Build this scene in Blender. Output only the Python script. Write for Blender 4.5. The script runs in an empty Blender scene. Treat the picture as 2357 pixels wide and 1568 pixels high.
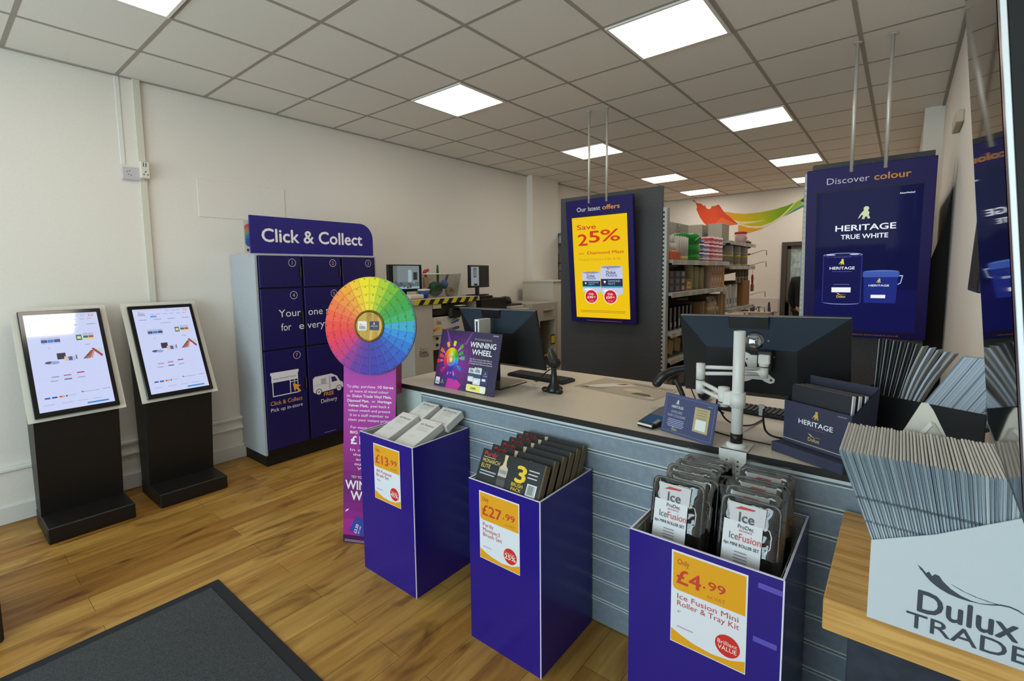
import bpy, bmesh, math, random
from mathutils import Matrix, Vector
random.seed(7)
C = bpy.context.scene.collection
sc = bpy.context.scene
PI = math.pi

# ------------------------------------------------------------------ camera
CH = 1.588                                   # eye height above the floor
cam_d = bpy.data.cameras.new('camera'); cam = bpy.data.objects.new('camera', cam_d); C.objects.link(cam)
cam_d.sensor_fit = 'HORIZONTAL'; cam_d.sensor_width = 36.0
cam_d.lens = 1120.15 * 36.0 / 2357.0
cam_d.shift_x = (1178.5 - 1113.86) / 2357.0
cam_d.shift_y = (736.83 - 784.0) / 2357.0
cam_d.clip_start = 0.02; cam_d.clip_end = 100
def cam_basis(yaw, pitch, roll):
    cy, sy, cp, sp = math.cos(yaw), math.sin(yaw), math.cos(pitch), math.sin(pitch)
    f = Vector((sy*cp, cy*cp, sp)); r = Vector((cy, -sy, 0)); u = r.cross(f)
    cr, sr = math.cos(roll), math.sin(roll)
    return cr*r + sr*u, -sr*r + cr*u, f
_r, _u, _f = cam_basis(-0.709350, -0.092038, -0.016315)
cam.matrix_world = Matrix(((_r.x, _u.x, -_f.x, 0), (_r.y, _u.y, -_f.y, 0), (_r.z, _u.z, -_f.z, CH), (0, 0, 0, 1)))
sc.camera = cam
# ------------------------------------------------------------------ view, world, daylight
sc.view_settings.view_transform = 'Standard'
sc.view_settings.look = 'None'
sc.view_settings.gamma = 1.0
sc.view_settings.use_curve_mapping = False
sc.view_settings.exposure = 0.0
PANEL_POWER = 11.5
w = bpy.data.worlds.new('world'); sc.world = w; w.use_nodes = True
w.node_tree.nodes['Background'].inputs[0].default_value = (0.62, 0.78, 1.0, 1)
w.node_tree.nodes['Background'].inputs[1].default_value = 1.0
def area(name, loc, rot, sx, sy, power, col):
    l = bpy.data.lights.new(name, 'AREA'); l.shape = 'RECTANGLE'; l.size = sx; l.size_y = sy
    l.energy = power; l.color = col
    o = bpy.data.objects.new(name, l); o.location = loc; o.rotation_euler = rot; C.objects.link(o); return o
# daylight falling through the shop window behind the camera
area('window_daylight', (-1.9, -2.75, 1.55), (PI/2, 0, 0), 3.6, 2.1, 165, (0.83, 0.92, 1.0))

# ------------------------------------------------------------------ materials
def lin(c): return c/12.92 if c <= 0.04045 else ((c+0.055)/1.055)**2.4
def hexc(h):
    h = h.lstrip('#'); return tuple(lin(int(h[i:i+2], 16)/255) for i in (0, 2, 4)) + (1,)
_M = {}
def new_mat(name):
    m = bpy.data.materials.new(name); m.use_nodes = True
    return m, m.node_tree, m.node_tree.nodes['Principled BSDF']
def paint(h, r=0.55, metal=0.0, spec=0.4, coat=0.0):
    k = ('p', h, r, metal, spec, coat)
    if k not in _M:
        m, nt, b = new_mat('paint_' + h.lstrip('#'))
        b.inputs['Base Color'].default_value = hexc(h); b.inputs['Roughness'].default_value = r
        b.inputs['Metallic'].default_value = metal; b.inputs['Specular IOR Level'].default_value = spec
        b.inputs['Coat Weight'].default_value = coat; b.inputs['Coat Roughness'].default_value = 0.08
        _M[k] = m
    return _M[k]
def emis(h, s=1.0, r=0.06):
    sp = 1.0 if s == .92 else .03
    k = ('e', h, s, r)
    if k not in _M:
        m, nt, b = new_mat('lit_' + h.lstrip('#'))
        b.inputs['Base Color'].default_value = (0.01, 0.01, 0.01, 1); b.inputs['Roughness'].default_value = r
        b.inputs['Specular IOR Level'].default_value = sp; b.inputs['Emission Color'].default_value = hexc(h); b.inputs['Emission Strength'].default_value = s
        _M[k] = m
    return _M[k]
def vcol(r=0.5):
    # printed inks held in a colour attribute
    k = ('v', r)
    if k not in _M:
        m, nt, b = new_mat('printed_colours')
        a = nt.nodes.new('ShaderNodeAttribute'); a.attribute_name = 'ink'
        nt.links.new(a.outputs['Color'], b.inputs['Base Color']); b.inputs['Roughness'].default_value = r; b.inputs['Specular IOR Level'].default_value = .2
        _M[k] = m
    return _M[k]
def noisy(name, c1, c2, scale, r=0.6, lo=0.4, hi=0.6, bump=0.0, stretch=(1, 1, 1), detail=4, metal=0, spec=0.4):
    if name in _M: return _M[name]
    m, nt, b = new_mat(name)
    N = nt.nodes.new; L = nt.links.new
    tc = N('ShaderNodeTexCoord'); mp = N('ShaderNodeMapping'); mp.inputs['Scale'].default_value = stretch
    no = N('ShaderNodeTexNoise'); no.inputs['Scale'].default_value = scale; no.inputs['Detail'].default_value = detail
    cr = N('ShaderNodeValToRGB'); cr.color_ramp.elements[0].position = lo; cr.color_ramp.elements[1].position = hi
    cr.color_ramp.elements[0].color = hexc(c1); cr.color_ramp.elements[1].color = hexc(c2)
    L(tc.outputs['Object'], mp.inputs['Vector']); L(mp.outputs[0], no.inputs['Vector']); L(no.outputs['Fac'], cr.inputs[0])
    L(cr.outputs[0], b.inputs['Base Color'])
    b.inputs['Roughness'].default_value = r; b.inputs['Metallic'].default_value = metal; b.inputs['Specular IOR Level'].default_value = spec
    if bump:
        bp = N('ShaderNodeBump'); bp.inputs['Strength'].default_value = bump; bp.inputs['Distance'].default_value = 0.002
        L(no.outputs['Fac'], bp.inputs['Height']); L(bp.outputs[0], b.inputs['Normal'])
    _M[name] = m; return m
def clear(name, tint='#ffffff', gloss=0.12, rough=0.05, bump=0):
    if name in _M: return _M[name]
    m = bpy.data.materials.new(name); m.use_nodes = True; nt = m.node_tree; nt.nodes.clear()
    N = nt.nodes.new; L = nt.links.new
    o = N('ShaderNodeOutputMaterial'); t = N('ShaderNodeBsdfTransparent'); t.inputs[0].default_value = hexc(tint)
    g = N('ShaderNodeBsdfGlossy'); g.inputs['Roughness'].default_value = rough
    mx = N('ShaderNodeMixShader'); lw = N('ShaderNodeLayerWeight'); lw.inputs[0].default_value = gloss
    ad = N('ShaderNodeMath'); ad.operation = 'ADD'; ad.inputs[1].default_value = gloss; ad.use_clamp = True
    L(lw.outputs['Fresnel'], ad.inputs[0]); L(ad.outputs[0], mx.inputs[0]); L(t.outputs[0], mx.inputs[1]); L(g.outputs[0], mx.inputs[2]); L(mx.outputs[0], o.inputs[0])
    if bump:
        tc = N('ShaderNodeTexCoord'); no = N('ShaderNodeTexNoise'); no.inputs['Scale'].default_value = bump
        bp = N('ShaderNodeBump'); bp.inputs['Distance'].default_value = 0.010; bp.inputs['Strength'].default_value = 0.7
        L(tc.outputs['Object'], no.inputs['Vector']); L(no.outputs['Fac'], bp.inputs['Height']); L(bp.outputs[0], g.inputs['Normal'])
    _M[name] = m; return m
def wood_floor():
    m, nt, b = new_mat('oak_plank_vinyl'); N = nt.nodes.new; L = nt.links.new
    tc = N('ShaderNodeTexCoord'); mp = N('ShaderNodeMapping'); mp.inputs['Rotation'].default_value = (0, 0, PI/2)
    br = N('ShaderNodeTexBrick'); br.offset = 0.37; br.offset_frequency = 2
    br.inputs['Scale'].default_value = 1.0; br.inputs['Brick Width'].default_value = 1.2; br.inputs['Row Height'].default_value = 0.152
    br.inputs['Mortar Size'].default_value = 0.0012; br.inputs['Mortar Smooth'].default_value = 0.3; br.inputs['Bias'].default_value = 0.0
    br.inputs['Color1'].default_value = hexc('#ab8040'); br.inputs['Color2'].default_value = hexc('#cba75f'); br.inputs['Mortar'].default_value = hexc('#6a4c22')
    L(tc.outputs['Object'], mp.inputs[0]); L(mp.outputs[0], br.inputs['Vector'])
    m2 = N('ShaderNodeMapping'); m2.inputs['Scale'].default_value = (22, 1.6, 1)
    n1 = N('ShaderNodeTexNoise'); n1.inputs['Scale'].default_value = 1.0; n1.inputs['Detail'].default_value = 8; n1.inputs['Distortion'].default_value = 0.6
    L(tc.outputs['Object'], m2.inputs[0]); L(m2.outputs[0], n1.inputs['Vector'])
    c1 = N('ShaderNodeValToRGB'); c1.color_ramp.elements[0].position = .3; c1.color_ramp.elements[1].position = .7
    c1.color_ramp.elements[0].color = hexc('#c9b596'); c1.color_ramp.elements[1].color = hexc('#fff6e0')
    L(n1.outputs['Fac'], c1.inputs[0])
    mx = N('ShaderNodeMix'); mx.data_type = 'RGBA'; mx.blend_type = 'MULTIPLY'; mx.inputs[0].default_value = 1
    L(br.outputs['Color'], mx.inputs[6]); L(c1.outputs[0], mx.inputs[7])
    m3 = N('ShaderNodeMapping'); m3.inputs['Scale'].default_value = (5.5, 1.5, 1)
    n2 = N('ShaderNodeTexNoise'); n2.inputs['Scale'].default_value = 1.3; n2.inputs['Detail'].default_value = 3; n2.inputs['Distortion'].default_value = 1.2
    L(tc.outputs['Object'], m3.inputs[0]); L(m3.outputs[0], n2.inputs['Vector'])
    c2 = N('ShaderNodeValToRGB'); c2.color_ramp.elements[0].position = .27; c2.color_ramp.elements[1].position = .45
    c2.color_ramp.elements[0].color = hexc('#8d7858'); c2.color_ramp.elements[1].color = (1, 1, 1, 1)
    L(n2.outputs['Fac'], c2.inputs[0])
    m4 = N('ShaderNodeMix'); m4.data_type = 'RGBA'; m4.blend_type = 'MULTIPLY'; m4.inputs[0].default_value = .8
    L(mx.outputs[2], m4.inputs[6]); L(c2.outputs[0], m4.inputs[7]); L(m4.outputs[2], b.inputs['Base Color'])
    b.inputs['Roughness'].default_value = .42; b.inputs['Specular IOR Level'].default_value = .35
    return m
def oak():
    if 'oak' in _M: return _M['oak']
    m, nt, b = new_mat('light_oak_veneer'); N = nt.nodes.new; L = nt.links.new
    tc = N('ShaderNodeTexCoord'); mp = N('ShaderNodeMapping'); mp.inputs['Scale'].default_value = (3, 60, 60)
    n1 = N('ShaderNodeTexNoise'); n1.inputs['Scale'].default_value = 1.2; n1.inputs['Detail'].default_value = 6; n1.inputs['Distortion'].default_value = .3
    c1 = N('ShaderNodeValToRGB'); c1.color_ramp.elements[0].position = .35; c1.color_ramp.elements[1].position = .62
    c1.color_ramp.elements[0].color = hexc('#b58442'); c1.color_ramp.elements[1].color = hexc('#d6a860')
    L(tc.outputs['Object'], mp.inputs[0]); L(mp.outputs[0], n1.inputs['Vector']); L(n1.outputs['Fac'], c1.inputs[0]); L(c1.outputs[0], b.inputs['Base Color'])
    b.inputs['Roughness'].default_value = .45
    _M['oak'] = m; return m

# ------------------------------------------------------------------ mesh builder
_T = {}; _capH = [0]
def _glyphs(s, b):
    k = (s, round(b, 4))
    if k not in _T:
        cu = bpy.data.curves.new('lettering', 'FONT'); cu.body = s; cu.size = 1; cu.resolution_u = 3; cu.offset = b*.55
        cu.fill_mode = 'FRONT'
        ob = bpy.data.objects.new('lettering', cu)
        me = bpy.data.meshes.new_from_object(ob)
        vs = [(v.co.x, v.co.y) for v in me.vertices]; fs = [tuple(p.vertices) for p in me.polygons]
        bpy.data.objects.remove(ob); bpy.data.curves.remove(cu); bpy.data.meshes.remove(me)
        _T[k] = (vs, fs)
    return _T[k]
def cap():
    if not _capH[0]:
        vs, _ = _glyphs('H', 0); _capH[0] = max(v[1] for v in vs)
    return _capH[0]
LS = 0.0005
class B:
    def __init__(s, em=None): s.v = []; s.f = []; s.mi = []; s.sm = []; s.c = []; s.mats = []; s.M = Matrix(); s.em = em; s.any = False
    def idx(s, m):
        if isinstance(m, str): m = paint(m) if s.em is None else emis(m, s.em)
        if m not in s.mats: s.mats.append(m)
        return s.mats.index(m)
    def frame(s, o=(0, 0, 0), r=(1, 0, 0), u=(0, 0, 1)):
        r = Vector(r).normalized(); u = Vector(u); u = (u - r*u.dot(r)).normalized(); n = r.cross(u); o = Vector(o)
        s.M = Matrix(((r.x, u.x, n.x, o.x), (r.y, u.y, n.y, o.y), (r.z, u.z, n.z, o.z), (0, 0, 0, 1))); return s
    def world(s): s.M = Matrix(); return s
    def add(s, vs, fs, m, smooth=False, col=None):
        n = len(s.v); i = s.idx(m); M = s.M
        s.v += [M @ Vector(v) for v in vs]
        for f in fs:
            s.f.append(tuple(a+n for a in f)); s.mi.append(i); s.sm.append(smooth); s.c.append(col)
        if col is not None: s.any = True
        return s
    def box(s, x0, x1, y0, y1, z0, z1, m, c=0, col=None):
        if x0 > x1: x0, x1 = x1, x0
        if y0 > y1: y0, y1 = y1, y0
        if z0 > z1: z0, z1 = z1, z0
        c = min(c, (x1-x0)*.45, (y1-y0)*.45, (z1-z0)*.45)
        if c <= 0:
            return s.add([(x0, y0, z0), (x1, y0, z0), (x1, y1, z0), (x0, y1, z0), (x0, y0, z1), (x1, y0, z1), (x1, y1, z1), (x0, y1, z1)],
                         [(0, 3, 2, 1), (4, 5, 6, 7), (0, 1, 5, 4), (1, 2, 6, 5), (2, 3, 7, 6), (3, 0, 4, 7)], m, col=col)
        vs = []; P = {}
        for i in (0, 1):
            for j in (0, 1):
                for k in (0, 1):
                    X, Y, Z = (x0, x1)[i], (y0, y1)[j], (z0, z1)[k]; a, b_, d = (c, -c)[i], (c, -c)[j], (c, -c)[k]
                    for ax, p in (('x', (X, Y+b_, Z+d)), ('y', (X+a, Y, Z+d)), ('z', (X+a, Y+b_, Z))):
                        P[i, j, k, ax] = len(vs); vs.append(p)
        q = lambda *t: [P[a] for a in t]
        fs = [q((0, 0, 0, 'x'), (0, 0, 1, 'x'), (0, 1, 1, 'x'), (0, 1, 0, 'x')), q((1, 0, 0, 'x'), (1, 1, 0, 'x'), (1, 1, 1, 'x'), (1, 0, 1, 'x')),
              q((0, 0, 0, 'y'), (1, 0, 0, 'y'), (1, 0, 1, 'y'), (0, 0, 1, 'y')), q((0, 1, 0, 'y'), (0, 1, 1, 'y'), (1, 1, 1, 'y'), (1, 1, 0, 'y')),
              q((0, 0, 0, 'z'), (0, 1, 0, 'z'), (1, 1, 0, 'z'), (1, 0, 0, 'z')), q((0, 0, 1, 'z'), (1, 0, 1, 'z'), (1, 1, 1, 'z'), (0, 1, 1, 'z'))]
        for i in (0, 1):
            for j in (0, 1): fs.append(q((i, j, 0, 'x'), (i, j, 0, 'y'), (i, j, 1, 'y'), (i, j, 1, 'x')))
            for k in (0, 1): fs.append(q((i, 0, k, 'x'), (i, 0, k, 'z'), (i, 1, k, 'z'), (i, 1, k, 'x')))
        for j in (0, 1):
            for k in (0, 1): fs.append(q((0, j, k, 'y'), (0, j, k, 'z'), (1, j, k, 'z'), (1, j, k, 'y')))
        for i in (0, 1):
            for j in (0, 1):
                for k in (0, 1): fs.append(q((i, j, k, 'x'), (i, j, k, 'y'), (i, j, k, 'z')))
        return s.add(vs, fs, m, col=col)
    # ---- flat shapes in the current frame; L is the paint layer
    def poly(s, pts, m, L=1, col=None):
        z = L*LS; return s.add([(p[0], p[1], z) for p in pts], [tuple(range(len(pts)))], m, col=col)
    def rect(s, u0, v0, u1, v1, m, L=1, rad=0, col=None):
        if rad <= 0: return s.poly([(u0, v0), (u1, v0), (u1, v1), (u0, v1)], m, L, col)
        pts = []
        for cx, cy, a0 in ((u1-rad, v1-rad, 0), (u0+rad, v1-rad, 90), (u0+rad, v0+rad, 180), (u1-rad, v0+rad, 270)):
            for t in range(0, 91, 18): pts.append((cx+rad*math.cos(math.radians(a0+t)), cy+rad*math.sin(math.radians(a0+t))))
        return s.poly(pts, m, L, col)
    def disc(s, cx, cy, r, m, L=1, n=36, ry=None, col=None):
        ry = ry or r; return s.poly([(cx+r*math.cos(2*PI*i/n), cy+ry*math.sin(2*PI*i/n)) for i in range(n)], m, L, col)
    def ring(s, cx, cy, r0, r1, m, L=1, n=32):
        z = L*LS; vs = []
        for i in range(n):
            a = 2*PI*i/n
            for r in (r0, r1): vs.append((cx+r*math.cos(a), cy+r*math.sin(a), z))
        return s.add(vs, [(2*i, 2*i+1, (2*i+3) % (2*n), (2*i+2) % (2*n)) for i in range(n)], m)
    def text(s, t, u, v, h, m, L=3, w=None, al='c', b=0.0, rot=0, sk=0):
        vs, fs = _glyphs(t, 0)
        if not vs: return s
        k = h/cap(); x0 = min(p[0] for p in vs); x1 = max(p[0] for p in vs)
        kx = k if w is None else w/(x1-x0)
        off = {'c': (x0+x1)/2, 'l': x0, 'r': x1}[al]; ca, sa = math.cos(rot), math.sin(rot); z = L*LS
        for i, (ox, oy) in enumerate(((0, 0),) if b <= 0 else ((-1, 0), (1, 0), (0, -1), (0, 1))):          # bold strokes are thickened by shifted outlines
            out = []; ox *= b*.55; oy *= b*.55
            for x, y in vs:
                X = (x-off+ox)*kx + y*k*sk; Y = (y+oy)*k; out.append((u+X*ca-Y*sa, v+X*sa+Y*ca, z+i*.0001))
            s.add(out, fs, m)
        return s
    def bars(s, u0, u1, v, n, dv, h, m, L=3, al='c'):
        for i in range(n):
            ww = (u1-u0)*random.uniform(.82, 1); cx = (u0+u1)/2 if al == 'c' else u0+ww/2
            s.rect(cx-ww/2, v-i*dv, cx+ww/2, v-i*dv+h, m, L)
        return s
    # ---- round shapes
    def lathe(s, prof, c, m, n=24, ax=(0, 0, 1), smooth=True, col=None):
        z = Vector(ax).normalized(); t = Vector((1, 0, 0)) if abs(z.x) < .9 else Vector((0, 1, 0)); x = t.cross(z).normalized(); y = z.cross(x); c = Vector(c)
        vs = []; fs = []
        for r, h in prof:
            for i in range(n):
                a = 2*PI*i/n; vs.append(c + z*h + x*(r*math.cos(a)) + y*(r*math.sin(a)))
        for k in range(len(prof)-1):
            for i in range(n): fs.append((k*n+i, k*n+(i+1) % n, (k+1)*n+(i+1) % n, (k+1)*n+i))
        if prof[0][0] > 1e-5: fs.append(tuple(reversed(range(n))))
        if prof[-1][0] > 1e-5: fs.append(tuple((len(prof)-1)*n+i for i in range(n)))
        return s.add(vs, fs, m, smooth, col)
    def cyl(s, p0, p1, r, m, r1=None, n=20, smooth=True):
        p0 = Vector(p0); d = Vector(p1)-p0; return s.lathe([(r, 0), (r if r1 is None else r1, d.length)], p0, m, n, d, smooth)
    def ball(s, c, r, m, sx=1, sy=1, sz=1, n=16):
        vs = []; fs = []; k = n//2
        for j in range(k+1):
            t = PI*j/k
            for i in range(n):
                a = 2*PI*i/n; vs.append((c[0]+sx*r*math.sin(t)*math.cos(a), c[1]+sy*r*math.sin(t)*math.sin(a), c[2]+sz*r*math.cos(t)))
        for j in range(k):
            for i in range(n): fs.append((j*n+i, j*n+(i+1) % n, (j+1)*n+(i+1) % n, (j+1)*n+i))
        return s.add(vs, fs, m, True)
    def tube(s, pts, r, m, n=8, sm=0):
        pts = [Vector(p) for p in pts]
        for _ in range(sm):
            q = [pts[0]]
            for a, b_ in zip(pts, pts[1:]): q += [a*.75+b_*.25, a*.25+b_*.75]
            pts = q+[pts[-1]]
        rs = r if isinstance(r, (list, tuple)) else [r]*len(pts)
        if len(rs) != len(pts): rs = [rs[min(len(rs)-1, int(i*len(rs)/len(pts)))] for i in range(len(pts))]
        vs = []; fs = []; x = None
        for i, p in enumerate(pts):
            d = (pts[min(i+1, len(pts)-1)]-pts[max(i-1, 0)]).normalized()
            if x is None:
                t = Vector((0, 0, 1)) if abs(d.z) < .9 else Vector((1, 0, 0)); x = d.cross(t).normalized()
            else: x = (x-d*x.dot(d)).normalized()
            y = d.cross(x)
            for k in range(n):
                a = 2*PI*k/n; vs.append(p+x*(rs[i]*math.cos(a))+y*(rs[i]*math.sin(a)))
        for i in range(len(pts)-1):
            for k in range(n): fs.append((i*n+k, i*n+(k+1) % n, (i+1)*n+(k+1) % n, (i+1)*n+k))
        fs.append(tuple(reversed(range(n)))); fs.append(tuple((len(pts)-1)*n+k for k in range(n)))
        return s.add(vs, fs, m, True)
    def prism(s, pts, z0, z1, m, smooth=False, col=None):
        n = len(pts); vs = [(p[0], p[1], z0) for p in pts]+[(p[0], p[1], z1) for p in pts]
        return s.add(vs, [tuple(reversed(range(n))), tuple(range(n, 2*n))]+[(i, (i+1) % n, n+(i+1) % n, n+i) for i in range(n)], m, smooth, col)
    def build(s, name, base=None):
        me = bpy.data.meshes.new(name)
        inv = Matrix() if base is None else base.inverted()
        me.from_pydata([inv @ v for v in s.v], [], s.f)
        for m in s.mats: me.materials.append(m)
        me.polygons.foreach_set('material_index', s.mi); me.polygons.foreach_set('use_smooth', s.sm)
        if s.any:
            a = me.color_attributes.new('ink', 'FLOAT_COLOR', 'CORNER'); k = 0
            for p in me.polygons:
                col = s.c[p.index] or (1, 1, 1, 1)
                for li in p.loop_indices: a.data[li].color = col
        me.update()
        o = bpy.data.objects.new(name, me); C.objects.link(o); return o
WM = {}
def tagd(o, label, cat, group=None):
    o['label'] = label; o['category'] = cat
    if group: o['group'] = group
    return o
def thing(name, label, cat, loc=(0, 0, 0), rz=0.0, group=None):
    o = bpy.data.objects.new(name, None); o.empty_display_size = .05; C.objects.link(o)
    o.location = loc; o.rotation_euler = (0, 0, rz); WM[o] = Matrix.Translation(loc) @ Matrix.Rotation(rz, 4, 'Z')
    return tagd(o, label, cat, group)
def part(name, b, parent, label=None):
    o = b.build(name, WM[parent]); o.parent = parent; WM[o] = WM[parent]
    if label: o['label'] = label
    return o
def bounds(b):
    return [min(v[i] for v in b.v) for i in range(3)], [max(v[i] for v in b.v) for i in range(3)]
def solo(name, b, label, cat, group=None):
    lo, hi = bounds(b); loc = Vector(((lo[0]+hi[0])/2, (lo[1]+hi[1])/2, lo[2])); M = Matrix.Translation(loc)
    o = b.build(name, M); o.location = loc; WM[o] = M
    return tagd(o, label, cat, group)
def struct(name, b):
    o = b.build(name); o['kind'] = 'structure'; WM[o] = Matrix(); return o
def copy_tree(o, T, label=None, parent=None):
    c = o.copy(); C.objects.link(c)
    if parent is None:
        WM[c] = T @ WM[o]; c.matrix_basis = T @ WM[o]
        if label: c['label'] = label
    else:
        c.parent = parent; WM[c] = WM[parent]
    for ch in list(o.children): copy_tree(ch, T, None, c)
    return c
def tr(x=0, y=0, z=0): return Matrix.Translation((x, y, z))
def lerp(a, b, t): return tuple(x+(y-x)*t for x, y in zip(a, b))
def grad(stops, t):
    for (t0, c0), (t1, c1) in zip(stops, stops[1:]):
        if t <= t1: return lerp(hexc(c0), hexc(c1), max(0, (t-t0)/(t1-t0)))
    return hexc(stops[-1][1])
# the paint maker's brush-stroke mark with its two-line name, width w, lower left corner (u, v)
def trade_mark(b, u, v, w, ink='#2b2f3a', stroke=None, ribbon=None, L=3, two=True, word=True):
    S = lambda P: [(u+x*w, v+(y-.0)*w) for x, y in P]
    y0 = .26 if two else 0.0
    up = lambda P: S([(x, y0+.35+(y-.32-.335)*.62) for x, y in P])
    br = [(.0, .83), (.05, .77), (.09, .69), (.12, .74), (.15, .66), (.18, .72), (.22, .71), (.26, .61), (.34, .49), (.44, .405), (.54, .365), (.62, .365)]
    lo = [(.0, .83), (.03, .74), (.06, .69), (.08, .64), (.11, .58), (.14, .53), (.19, .47), (.24, .42), (.32, .37), (.42, .34), (.52, .335), (.62, .365)]
    dy = .32
    for i in range(len(br)-1):
        q = [(br[i][0], br[i][1]+dy), (br[i+1][0], br[i+1][1]+dy), (lo[i+1][0], lo[i+1][1]+dy), (lo[i][0], lo[i][1]+dy)]
        if i == 0: q = q[1:]
        m = ink if stroke is None else (stroke[0] if br[i][0] < .2 else stroke[1] if br[i][0] < .32 else stroke[2])
        b.poly(up(q), m, L)
    rt = [(.54, .355), (.63, .37), (.72, .42), (.80, .475), (.88, .49), (.95, .465), (1.04, .38)]
    rb = [(.54, .345), (.63, .355), (.72, .395), (.80, .445), (.88, .46), (.95, .435), (1.04, .365)]
    for i in range(6):
        b.poly(up([(rb[i][0], rb[i][1]+dy), (rb[i+1][0], rb[i+1][1]+dy), (rt[i+1][0], rt[i+1][1]+dy), (rt[i][0], rt[i][1]+dy)]), ribbon or ink, L)
    t0 = [(.34, .60), (.46, .52), (.58, .475), (.70, .455), (.78, .455)]
    for i in range(4): b.poly(up([(t0[i][0], t0[i][1]+dy-.006), (t0[i+1][0], t0[i+1][1]+dy-.010), (t0[i+1][0], t0[i+1][1]+dy+.006), (t0[i][0], t0[i][1]+dy+.002)]), ribbon or ink, L)
    if word:
        b.text('Dulux', u+w*.5, v+w*y0, w*.30, ink, L, w=w*.94, b=.035)
        if two: b.text('TRADE', u+w*.5, v, w*.21, ink, L, w=w*1.16, b=.012)
# the small seated-figure emblem, height h, centred on u, foot at v
def emblem(b, u, v, h, m, L=3):
    b.disc(u+.04*h, v+.80*h, .17*h, m, L, 16)
    b.poly([(u+x*h, v+y*h) for x, y in [(-.10, .68), (.14, .66), (.24, .48), (.20, .30), (.30, .06), (.16, .0), (.10, .18), (.0, .2), (-.06, .0), (-.22, .02), (-.14, .28), (-.22, .34), (-.36, .12), (-.46, .06), (-.34, .34), (-.2, .56)]], m, L)
# ================================================================== the room
XL, XR, YB, YF, ZC = -4.45, 0.23, 10.58, -2.6, 3.092
TX, TY, TS = -3.8782, 0.4837, 0.6            # ceiling grid origin and pitch
wall_m = noisy('painted_wall', '#e7e1d8', '#e9e3da', 60, .85, bump=.03)
tile_m = noisy('mineral_ceiling_tile', '#e2ded7', '#e8e4dd', 220, .95, .35, .65, bump=.15, detail=2)
tbar_m = paint('#a59f96', .8, 0, .1)
white_m = paint('#e6e4de', .5)
b = B(); b.box(XL-.2, XR+.2, YF-.2, YB+.2+1.6, -.08, 0, wood_floor()); struct('floor', b)
b = B(); b.box(XL-.2, XR+.2, YF-.2, YB+1.8, ZC, ZC+.1, tile_m); struct('ceiling', b)
b = B()
for i in range(0, 9):
    x = TX+TS*i
    if x < XR: b.box(x-.012, x+.012, YF, YB, ZC-.002, ZC, tbar_m)
for j in range(-6, 18):
    y = TY+TS*j
    if YF < y < YB: b.box(XL, XR, y-.012, y+.012, ZC-.0016, ZC, tbar_m)
b.box(XL, XL+.022, YF, YB, ZC-.007, ZC, tbar_m); b.box(XR-.022, XR, YF, 6.35, ZC-.007, ZC, tbar_m); b.box(XL, .1, YB-.022, YB, ZC-.007, ZC, tbar_m)
struct('trim_1', b)
b = B(); b.box(XL-.15, XL, YF-.15, YB+.15, 0, ZC, wall_m); b.box(XL, XL+.10, 6.25, 6.98, 0, ZC, wall_m)
b.box(XL, XL+.006, 1.58, 2.33, 2.11, 2.42, wall_m, .002)
struct('wall_left', b)
b = B()                                           # lower boxing, ledge and skirting along the left wall
b.box(XL, XL+.028, YF, 6.2, 0, .352, wall_m); b.box(XL, XL+.045, YF, 6.2, .345, .372, white_m, .006)
b.box(XL+.02, XL+.05, 0.84, 1.9, .262, .288, white_m, .008)
struct('trim_2', b)
b = B(); b.box(XL, XL+.048, YF, 6.2, 0, .122, paint('#dedcd6', .45), .006); struct('baseboard_left', b)
b = B(); b.box(XR, XR+.15, YF-.15, 6.35, 0, ZC, wall_m); b.box(.09, XR+.15, 6.35, YB+.15, 0, ZC, wall_m); struct('wall_right', b)
DX0, DX1, DZ = -1.64, -.86, 2.03                  # back doorway
b = B(); b.box(XL, DX0, YB, YB+.15, 0, ZC, wall_m); b.box(DX1, .3, YB, YB+.15, 0, ZC, wall_m); b.box(DX0, DX1, YB, YB+.15, DZ, ZC, wall_m)
b.box(-4.4, -1.75, YB-.02, YB, .80, 1.06, paint('#cfc6c2', .6), .004); struct('wall_back', b)
b = B(); WX0, WX1, WZ0, WZ1 = -3.9, .1, .45, 2.65
b.box(XL, WX0, YF-.15, YF, 0, ZC, wall_m); b.box(WX1, XR, YF-.15, YF, 0, ZC, wall_m)
b.box(WX0, WX1, YF-.15, YF, 0, WZ0, wall_m); b.box(WX0, WX1, YF-.15, YF, WZ1, ZC, wall_m); struct('wall_front', b)
b = B(); fm = paint('#33363a', .4)
for x in (WX0, -2.6, -1.3, WX1-.05): b.box(x, x+.05, YF-.12, YF-.04, WZ0, WZ1, fm)
b.box(WX0, WX1, YF-.12, YF-.04, WZ0, WZ0+.05, fm); b.box(WX0, WX1, YF-.12, YF-.04, WZ1-.05, WZ1, fm)
b.box(WX0, WX1, YF-.085, YF-.079, WZ0, WZ1, clear('window_glass', '#f4fbfa', .04, .01)); struct('window_1', b)
# back door: dark frame, half-glazed leaf standing in the opening
b = B(); dm = paint('#4b443e', .5); dl = paint('#6b6458', .5)
b.box(DX0-.085, DX0, YB-.03, YB+.15, 0, DZ+.075, dm, .004); b.box(DX1, DX1+.085, YB-.03, YB+.15, 0, DZ+.075, dm, .004); b.box(DX0, DX1, YB-.03, YB+.15, DZ, DZ+.075, dm, .004)
b.box(DX0, DX0+.055, YB+.02, YB+.065, .01, DZ, dl); b.box(DX1-.09, DX1, YB+.02, YB+.065, .01, DZ, dl)
b.box(DX0, DX1, YB+.02, YB+.065, .01, .98, dl); b.box(DX0, DX1, YB+.02, YB+.065, DZ-.05, DZ, dl)
b.box(DX0+.055, DX1-.09, YB+.038, YB+.046, .98, DZ-.05, noisy('reeded_glass', '#8fa3a4', '#c9d8dc', 9, .15, .35, .65, stretch=(3, 1, 1.4)))
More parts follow.
